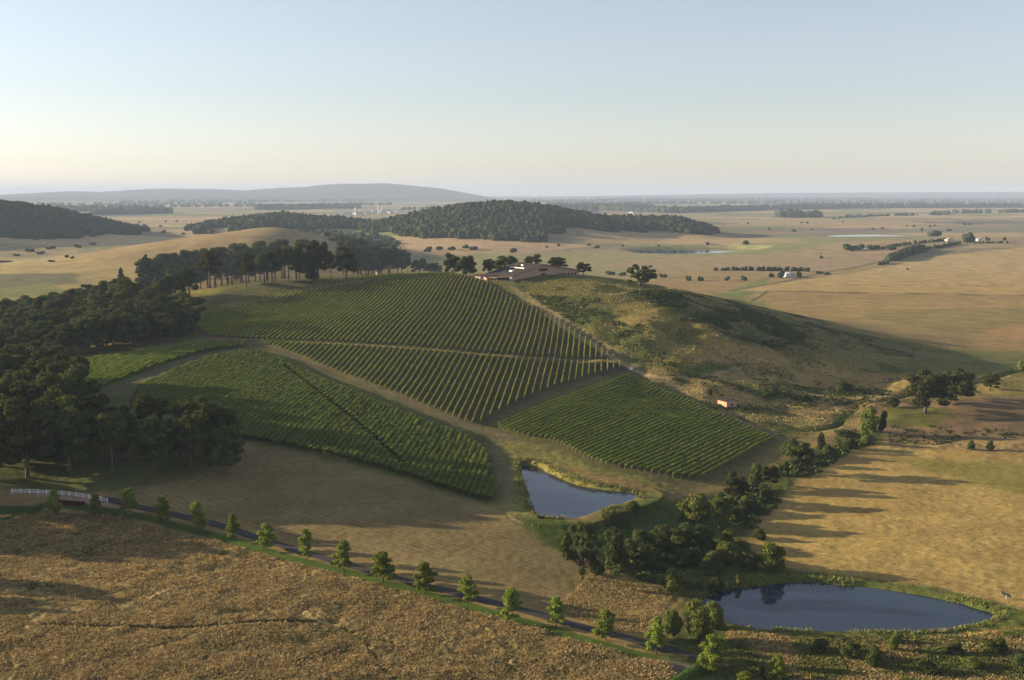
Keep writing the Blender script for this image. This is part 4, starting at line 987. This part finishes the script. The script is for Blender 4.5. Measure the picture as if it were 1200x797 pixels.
def inside(poly, n_, seed):
    p = np.array(poly); r = np.random.RandomState(seed); x = r.uniform(p[:, 0].min(), p[:, 0].max(), n_); y = r.uniform(p[:, 1].min(), p[:, 1].max(), n_)
    k = polysd(x, y, poly) < -.4; return x[k], y[k]
gx, gy = inside(PW([(-20,604),(70,600),(130,604),(190,619),(250,633),(330,656),(420,679),(500,701),(590,727),(700,758),(790,780),(790,815),(-20,815)]), 260000, 4)
pr = fbm(gx, gy, 5, 17, 3); k = pr > .12; gx, gy, pr = gx[k], gy[k], pr[k]
ex = linesd(gx, gy, PW([(385,728),(425,752),(440,775),(468,800)], 3, False)) > .8; gx, gy, pr = gx[ex], gy[ex], pr[ex]
ex = linesd(gx, gy, PW([(50,733),(120,735),(230,736),(300,730),(366,729)], 3, False)) > 1.0; gx, gy, pr = gx[ex], gy[ex], pr[ex]
blades('dry_grass', gx, gy, .22 + .75 * (pr - .2).clip(0), .8, M['grass'], 'tall tussocky golden dry grass filling the near field left of the drive', 5, .165, 3)
gx, gy = inside(FIELDW, 60000, 14); pr = fbm(gx, gy, 16, 27, 4); k = (pr > .505) & (gx > -140); blades('weeds', gx[k], gy[k], .25 + .9 * (pr[k] - .5), .6, M['shrub'], 'dull green weeds growing in patches among the dry grass of the near field', 15, .16)
gx, gy = inside(PW([(690,672),(760,680),(790,700),(760,745),(700,735),(650,715)]), 9000, 5)
blades('dry_grass', gx, gy, np.full(len(gx), .28), .8, M['grass'], 'golden rough grass on the bank between forked tree and drive', 6, .12)
for poly_px, n_, s_ in (([(600,335),(700,330),(760,340),(860,352),(975,386),(1080,408),(1060,440),(1050,460),(1000,490),(930,516),(860,490),(790,455),(740,425),(680,385)], 150000, 21),):
    gx, gy = inside(PW(poly_px), n_, s_); pr = fbm(gx, gy, 14, s_, 4); k = pr > .46
    blades('dry_grass', gx[k], gy[k], .2 + .8 * (pr[k] - .4), .8, M['grass'], 'straw coloured rough grass over the flank of the hill right of the vineyard', s_, .22, 1)
    k = pr < .46; blades('rough_grass', gx[k], gy[k], .3 + .8 * (.6 - pr[k]), .7, M['shrub'], 'olive rough growth over the flank of the hill right of the vineyard', s_ + 1, .24, 1)
gx, gy = inside(PW([(850,740),(1000,748),(1120,746),(1215,735),(1215,812),(850,812)]), 26000, 7); pr = fbm(gx, gy, 8, 19, 3); k = pr > .48
blades('dry_grass', gx[k], gy[k], .25 + pr[k] * .6, .7, M['grass'], 'pale rough grass on the near bank of the large pond', 8, .12)
blades('rough_grass', gx[~k], gy[~k], .25 + pr[~k], .7, M['reed'], 'greener rough grass and weeds on the near bank of the large pond', 9, .13)
for poly, s in ((POND1, 11), (POND2, 12)):
    r = np.random.RandomState(s); o1 = np.array(offset(poly, 2.0)); q = []
    for i in range(len(o1)):
        a = o1[i]; b_ = o1[(i + 1) % len(o1)]; n_ = int(np.linalg.norm(b_ - a) * 9)
        for _ in range(n_):
            if r.uniform() < .75: q.append(a + (b_ - a) * r.uniform() + r.normal(size=2) * .8)
    q = np.array(q); f = fbm(q[:, 0], q[:, 1], 9, s, 2) > .4; q = q[f]
    blades('reeds', q[:, 0], q[:, 1], r.uniform(.4, 1.1, len(q)), .25, M['reed'], ('pale reeds fringing the narrow upper pond' if s == 11 else 'pale reeds fringing the large lower pond'), s, .12)

# ------------------------------------------------------------------ buildings
def winery():
    x, y, z = P(600, 329); ang = math.atan2(.6, .8)
    B = empty('winery_building', (x, y, z - .6), ang); tag(B, 'long low clay-coloured winery with dark shingled roof on the hill crest', 'building')
    W_, D_ = 53., 25.; ap = (24., 9.4); le, re = 3.4, 4.6
    w_ = MB(); w_.prism([(0, 0, -3), (W_, 0, -3), (W_, 0, re), (ap[0], 0, ap[1]), (0, 0, le)], (0, D_, 0)); w_.build('wall', M['stucco'], B)
    def slab(x0, z0, x1, z1, y0, y1, t=.35):
        return MB().prism([(x0, y0, z0), (x1, y0, z1), (x1, y0, z1 + t), (x0, y0, z0 + t)], (0, y1 - y0, 0))
    sl = (ap[1] - le) / ap[0]; sr = (ap[1] - re) / (W_ - ap[0])
    rf = slab(-1.4, le - 1.4 * sl + .02, ap[0], ap[1] + .02, -1.2, D_ + 1.2); rf.prism([(ap[0], -1.2, ap[1] + .021), (W_ + 1.4, -1.2, re - 1.4 * sr + .02), (W_ + 1.4, -1.2, re - 1.4 * sr + .37), (ap[0], -1.2, ap[1] + .371)], (0, D_ + 2.4, 0))
    roof = rf.build('roof', M['roof'], B)
    for (a, b_, c, d) in ((6, 9, 8, 11), (13, 14, 5, 20), (17.5, 18.6, 12, 14)):
        h0 = le + a * sl + .42; MB().box(a, b_, c, d, h0 - .3, h0 + (.9 if d - c < 5 else .55)).build('skylight', M['skylight'], roof)
    tr = MB(); tr.prism([(-1.4, -1.3, le - 1.4 * sl + .0), (ap[0], -1.3, ap[1]), (W_ + 1.4, -1.3, re - 1.4 * sr), (W_ + 1.4, -1.3, re - 1.4 * sr + .45), (ap[0], -1.3, ap[1] + .45), (-1.4, -1.3, le - 1.4 * sl + .45)], (0, .095, 0)); tr.build('fascia', M['trim'], B)
    # louvre under the apex
    lv = MB(); k = 14; pr = [(24 + 4.0 * math.cos(2 * math.pi * i / k), -.06, 6.3 + 1.0 * math.sin(2 * math.pi * i / k)) for i in range(k)]; lv.prism(pr, (0, -.08, 0)); lv.build('gable_louvre', M['glass'], B)
    dr = MB().box(21.5, 26.5, -.12, -.02, .2, 4.2).build('door', M['trim'], B)
    MB().box(23.0, 25.0, -.2, -.125, .3, 3.9).build('pane', M['glass'], dr)
    for a in (19.2, 27.0): MB().box(a, a + 1.8, -.14, -.02, .4, 4.0).build('ochre_panel', M['door'], B)  # plain ochre panels either side of the door
    for i in range(6):
        a = 35.5 + i * 2.7; f = MB().box(a, a + 1.5, -.12, -.02, .3, 3.7).build('window', M['trim'], B); MB().box(a + .15, a + 1.35, -.16, -.125, .45, 3.5).build('pane', M['glass'], f)
    for i in range(4):
        c = 3 + i * 5.3; f = MB().box(-.12, -.02, c, c + 2.2, .8, 2.7).build('window', M['trim'], B); MB().box(-.16, -.125, c + .2, c + 2.0, 1.0, 2.5).build('pane', M['glass'], f)
    # lower wing with open porch on the left side
    wg = MB().box(-9, -.05, 14, 26, -3, 2.4); wg.build('wing_wall', M['stucco'], B); MB().prism([(-10, 0, 2.42), (0, 0, 3.1), (0, 0, 3.35), (-10, 0, 2.67)], (0, 14, 0), (0, 13, 0)).build('wing_roof', M['roof'], B)
    for i in range(4): MB().box(-8.8, -8.55, 4 + i * 3, 4.25 + i * 3, -3, 2.3).build('porch_post', M['trim'], B)
    MB().box(-9, -.1, 3.8, 13.3, 2.3, 2.6).build('porch_roof', M['trim'], B)
    for (a, c) in ((16, 4.5), (30, 6.0)): MB().box(a, a + .9, 17, 17.9, c, (le + a * sl if a < 24 else ap[1] - (a - 24) * sr) + 1.5).build('chimney', M['stucco'], roof)
    return B
winery()
def car(x, y, rz, mat, lab):
    z = h1(x, y); e = empty('parked_car', (x, y, z), rz); tag(e, lab, 'car')
    MB().prism([(-2.1, -.85, .35), (2.1, -.85, .35), (2.15, -.85, .8), (1.2, -.85, .95), (-2.1, -.85, .98)], (0, 1.7, 0)).build('body', mat, e)
    MB().prism([(-1.6, -.76, .97), (1.0, -.76, .96), (.4, -.76, 1.48), (-1.2, -.76, 1.5)], (0, 1.52, 0)).build('cabin', M['glass'], e)
    for a in (-1.3, 1.3):
        for b_ in (-.86, .72): MB().tube((a, b_, .33), (a, b_ + .16, .33), .33, .33, 12).build('wheel', M['rubber'], e)
p = P(566, 329); car(p[0], p[1] + 4, .5, M['blue'], 'pale blue car parked at the left end of the winery')
def hut(name, px, py, wu, wv, hh, mat, lab, cat, rz=.64, door=True, roofm='roof', pitch=.5):
    x, y, z = P(px, py); e = empty(name, (x, y, z), rz); tag(e, lab, cat)
    MB().prism([(0, 0, -.6), (wu, 0, -.6), (wu, 0, hh), (wu / 2, 0, hh + pitch), (0, 0, hh)], (0, wv, 0)).build('wall', mat, e)
    s = pitch / (wu / 2); o_ = .35
    r = MB().prism([(-o_, -o_, hh - o_ * s + .01), (wu / 2, -o_, hh + pitch + .01), (wu / 2, -o_, hh + pitch + .16), (-o_, -o_, hh - o_ * s + .16)], (0, wv + 2 * o_, 0))
    r.prism([(wu / 2, -o_, hh + pitch + .012), (wu + o_, -o_, hh - o_ * s + .012), (wu + o_, -o_, hh - o_ * s + .162), (wu / 2, -o_, hh + pitch + .162)], (0, wv + 2 * o_, 0)); r.build('roof', M[roofm], e)
    if door:
        MB().box(-.08, -.01, wv * .28, wv * .28 + 1.3, 0, 2.3).build('door', M['door'], e)
        f = MB().box(wu * .4, wu * .4 + 1, -.08, -.01, 1.0, 2.0).build('window', M['trim'], e); MB().box(wu * .4 + .12, wu * .4 + .88, -.12, -.085, 1.1, 1.9).build('pane', M['glass'], f)
    return e
M['pink'] = simple('pink_stucco', (.46, .29, .22), .9, .1, 1)
hut('shed', 851.5, 479, 5.6, 5.8, 2.9, M['pink'], 'small pink stuccoed shed with dark roof in rough grass right of the diamond vineyard', 'shed', .52)
hut('pump_hut', 442, 322.5, 2.2, 3.4, 3.2, M['pink'], 'tiny orange stuccoed hut beside the upper track under the ridge trees', 'hut', .6, False)
hut('shed', 921, 325, 12, 8, 3.8, M['metal'], 'white metal farm shed among bushes on the plain', 'shed', .3, False, 'metal', 1.2)
hut('farmhouse', 1110, 283.5, 11, 7, 3.6, M['townwall'], 'white farmhouse left of the large farm tree on the rise', 'house', .3, False, 'townroof', 2.5)
hut('farmhouse', 1146, 282.5, 9, 6, 3, M['townwall'], 'low white outbuilding right of the large farm tree on the rise', 'house', .2, False, 'townroof', 2)
hut('cottage', 239, 327, 8, 7, 4.5, M['white'], 'white cottage half hidden between trunks of the ridge grove', 'house', .4, False, 'townroof', 2)
# utility box by the path
p = P(739, 433); e = empty('utility_box', p, .5); tag(e, 'small pale utility box beside the sandy path at the vineyard corner', 'utility box')
MB().box(-.7, .7, -.6, .6, -.2, 1.1).build('cabinet', M['white'], e); MB().box(-.8, .8, -.7, .7, 1.1, 1.2).build('lid', M['metal'], e)
# solar panel by the large pond
p = P(1179, 703); e = empty('solar_panel', p, 2.2); tag(e, 'dark tilted panel on a post beside the stubble field near the large pond', 'panel')
MB().tube((0, 0, -.3), (0, 0, 1.2), .07, .07, 8).build('post', M['metal'], e); q = MB().box(-1.1, 1.1, -.8, .8, 0, .06).build('panel', M['panel'], e); q.location = (0, 0, 1.3); q.rotation_euler = (.85, 0, 0)
# small white marker post and clipped hedge at the end of the avenue
p = P(819.5, 783); e = MB().tube((0, 0, -.2), (0, 0, 1.35), .07, .06, 8).build('marker_post', M['white']); e.location = p; tag(e, 'small white marker post on the verge beside the clipped hedge', 'post')
def clipped_hedge(L, hw, hh, lab, mat='hedge'):
    pp = [np.array(q) for q in PW(L, 4, False)]; r = np.random.RandomState(2); V = []; F = []; prof = [(-1, 0), (-1, .85), (-.85, 1), (.85, 1), (1, .85), (1, 0)]
    org = np.array([pp[0][0], pp[0][1], h1(*pp[0])]); Pq = []; N = []
    q = [pp[0]]
    for p_ in pp[1:]:
        m_ = max(1, int(np.linalg.norm(p_ - q[-1]) / .6)); a0 = q[-1]
        for j in range(1, m_ + 1): q.append(a0 + (p_ - a0) * j / m_)
    for i, p_ in enumerate(q):
        t = q[min(i + 1, len(q) - 1)] - q[max(0, i - 1)]; t /= np.linalg.norm(t); nn = np.array((-t[1], t[0])); z = h1(*p_)
        for a, b_ in prof: V.append((p_[0] + nn[0] * a * hw * .92 - org[0], p_[1] + nn[1] * a * hw * .92 - org[1], z + b_ * hh * .95 - org[2]))
        for _ in range(30):
            if r.uniform() < .5: a, b_, nv = r.uniform(-1, 1), 1, (0, 0, 1)
            else: a, b_ = r.choice([-1, 1]), r.uniform(.05, 1); nv = (nn[0] * a, nn[1] * a, 0)
            Pq.append((p_[0] + nn[0] * a * hw + t[0] * r.uniform(-.4, .4) - org[0], p_[1] + nn[1] * a * hw + t[1] * r.uniform(-.4, .4) - org[1], z + b_ * hh - org[2])); N.append(nv)
    for i in range(len(q) - 1):
        for j in range(5): F.append((i * 6 + j, i * 6 + j + 1, (i + 1) * 6 + j + 1, (i + 1) * 6 + j))
    off = len(V); v2, f2 = leaf_quads(np.array(Pq), np.array(N) + r.normal(size=(len(N), 3)) * .3, .16, r)
    o = obj('hedge', npmesh('hedge', np.concatenate([np.array(V), v2]), np.concatenate([np.array(F), f2 + off]), M[mat]), None, org.tolist()); tag(o, lab, 'hedge')
clipped_hedge([(832,780),(818,788),(800,799),(780,812)], .9, 1.6, 'clipped dark green hedge at the bottom edge beside the last avenue tree')
clipped_hedge([(-20,616),(20,605),(48,594),(62,588)], .45, .7, 'low clipped hedge curving along the lawn at the left edge')
clipped_hedge([(66,589),(80,591),(98,592)], .7, .9, 'burgundy leaved shrub row in front of the white rail fence', 'red')
# white rail fence
fp = [np.array(q) for q in PW([(14,578),(60,579.5),(95,583),(126,589)], 3, False)]
q = [fp[0]]; acc = 0; org = np.array([fp[0][0], fp[0][1], h1(*fp[0])]); e = empty('rail_fence', org.tolist()); tag(e, 'white three-rail fence at the edge of the near wood', 'fence')
tot = [0]; 
for a, b_ in zip(fp[:-1], fp[1:]): tot.append(tot[-1] + np.linalg.norm(b_ - a))
ns = int(tot[-1] / 2.4) + 1; tt = np.linspace(0, tot[-1], ns); px_ = np.interp(tt, tot, [p_[0] for p_ in fp]); py_ = np.interp(tt, tot, [p_[1] for p_ in fp]); pz_ = H(px_, py_)
for i in range(ns):
    MB().box(px_[i] - org[0] - .09, px_[i] - org[0] + .09, py_[i] - org[1] - .09, py_[i] - org[1] + .09, pz_[i] - org[2] - .2, pz_[i] - org[2] + 1.45).build('post', M['white'], e)
for k in (.45, .85, 1.25):
    mb = MB()
    for i in range(ns - 1):
        a = Vector((px_[i] - org[0], py_[i] - org[1] - .12, pz_[i] - org[2] + k)); b_ = Vector((px_[i + 1] - org[0], py_[i + 1] - org[1] - .12, pz_[i + 1] - org[2] + k)); mb.prism([a + Vector((0, 0, -.065)), b_ + Vector((0, 0, -.065)), b_ + Vector((0, 0, .065)), a + Vector((0, 0, .065))], (0, .06, 0))
    mb.build('rail', M['white'], e)

# ------------------------------------------------------------------ far town
tw = [(400,251,60,14),(406,252,40,12),(412,250,70,10),(420,252,50,12),(428,251,36,14),(434,250,60,12),(440,250,30,16),(452,249,70,12),(458,250,40,10),(466,249,50,12),(396,252,40,10),(127,262,16,10),(1072,243.5,60,10),(1030,243,40,9),(1158,242.5,60,12),(972,242,50,10),(1108,243,40,9),(745,250.5,60,9)]
for j, (a, b_, wd, hh) in enumerate(tw):
    x, y = plane_pt(a, b_, 0); z = h1(x, y); e = empty('town_building', (x, y, z), .3 * (j % 5)); dp = 25 if wd > 20 else 9
    far_lab = 'pale hall or warehouse in the far town beyond the wooded hill' if j < 11 else ['white house alone on the far left plain','long pale barn on the far right plain, left of the lake','pale barn beneath the low hills, above the far lake','long pale barn near the right horizon','pale barn in the distant tree belt','white barn in the distant tree belt near the right horizon','pale barn on the knoll behind the wooded hill'][j - 11]
    tag(e, far_lab, 'building', 'pale buildings of the far town' if j < 11 else None)
    MB().box(-wd / 2, wd / 2, -dp / 2, dp / 2, -2, hh * .75).build('wall', M['townwall'], e); MB().prism([(-wd / 2 - .5, -dp / 2 - .5, hh * .752), (-wd / 2 - .5, dp / 2 + .5, hh * .752), (-wd / 2 - .5, 0, hh)], (wd + 1, 0, 0)).build('roof', M['townroof'], e)
for j, (a, b_, hh, rr_) in enumerate([(444, 250.5, 34, 5), (417, 250.5, 24, 5), (448, 250, 26, 4)]):
    x, y = plane_pt(a, b_, 0); o = MB().tube((0, 0, -2), (0, 0, hh), rr_, rr_, 14).tube((0, 0, hh), (0, 0, hh + 5), rr_, 1, 14).build('grain_silo', M['townwall']); o.location = (x, y, h1(x, y)); tag(o, ['tallest pale silo of the far town', 'pale silo left of the tallest one in the far town', 'slim pale silo just right of the tallest one in the far town'][j], 'silo')

# ------------------------------------------------------------------ haze
hb = MB().box(-36000, 36000, -36000, 36000, -6, 240).mesh('haze', None)
hm = bpy.data.materials.new('haze'); hm.use_nodes = True; nn_ = hm.node_tree; nn_.nodes.clear()
pv = nn_.nodes.new('ShaderNodeVolumePrincipled'); pv.inputs['Density'].default_value = 6.2e-5; pv.inputs['Color'].default_value = (.56, .70, .95, 1); pv.inputs['Anisotropy'].default_value = .0
oo = nn_.nodes.new('ShaderNodeOutputMaterial'); nn_.links.new(pv.outputs[0], oo.inputs['Volume']); hb.materials.append(hm)
ho = obj('haze', hb); tag(ho, 'pale blue morning haze lying over the whole valley', 'haze', None, 'stuff')
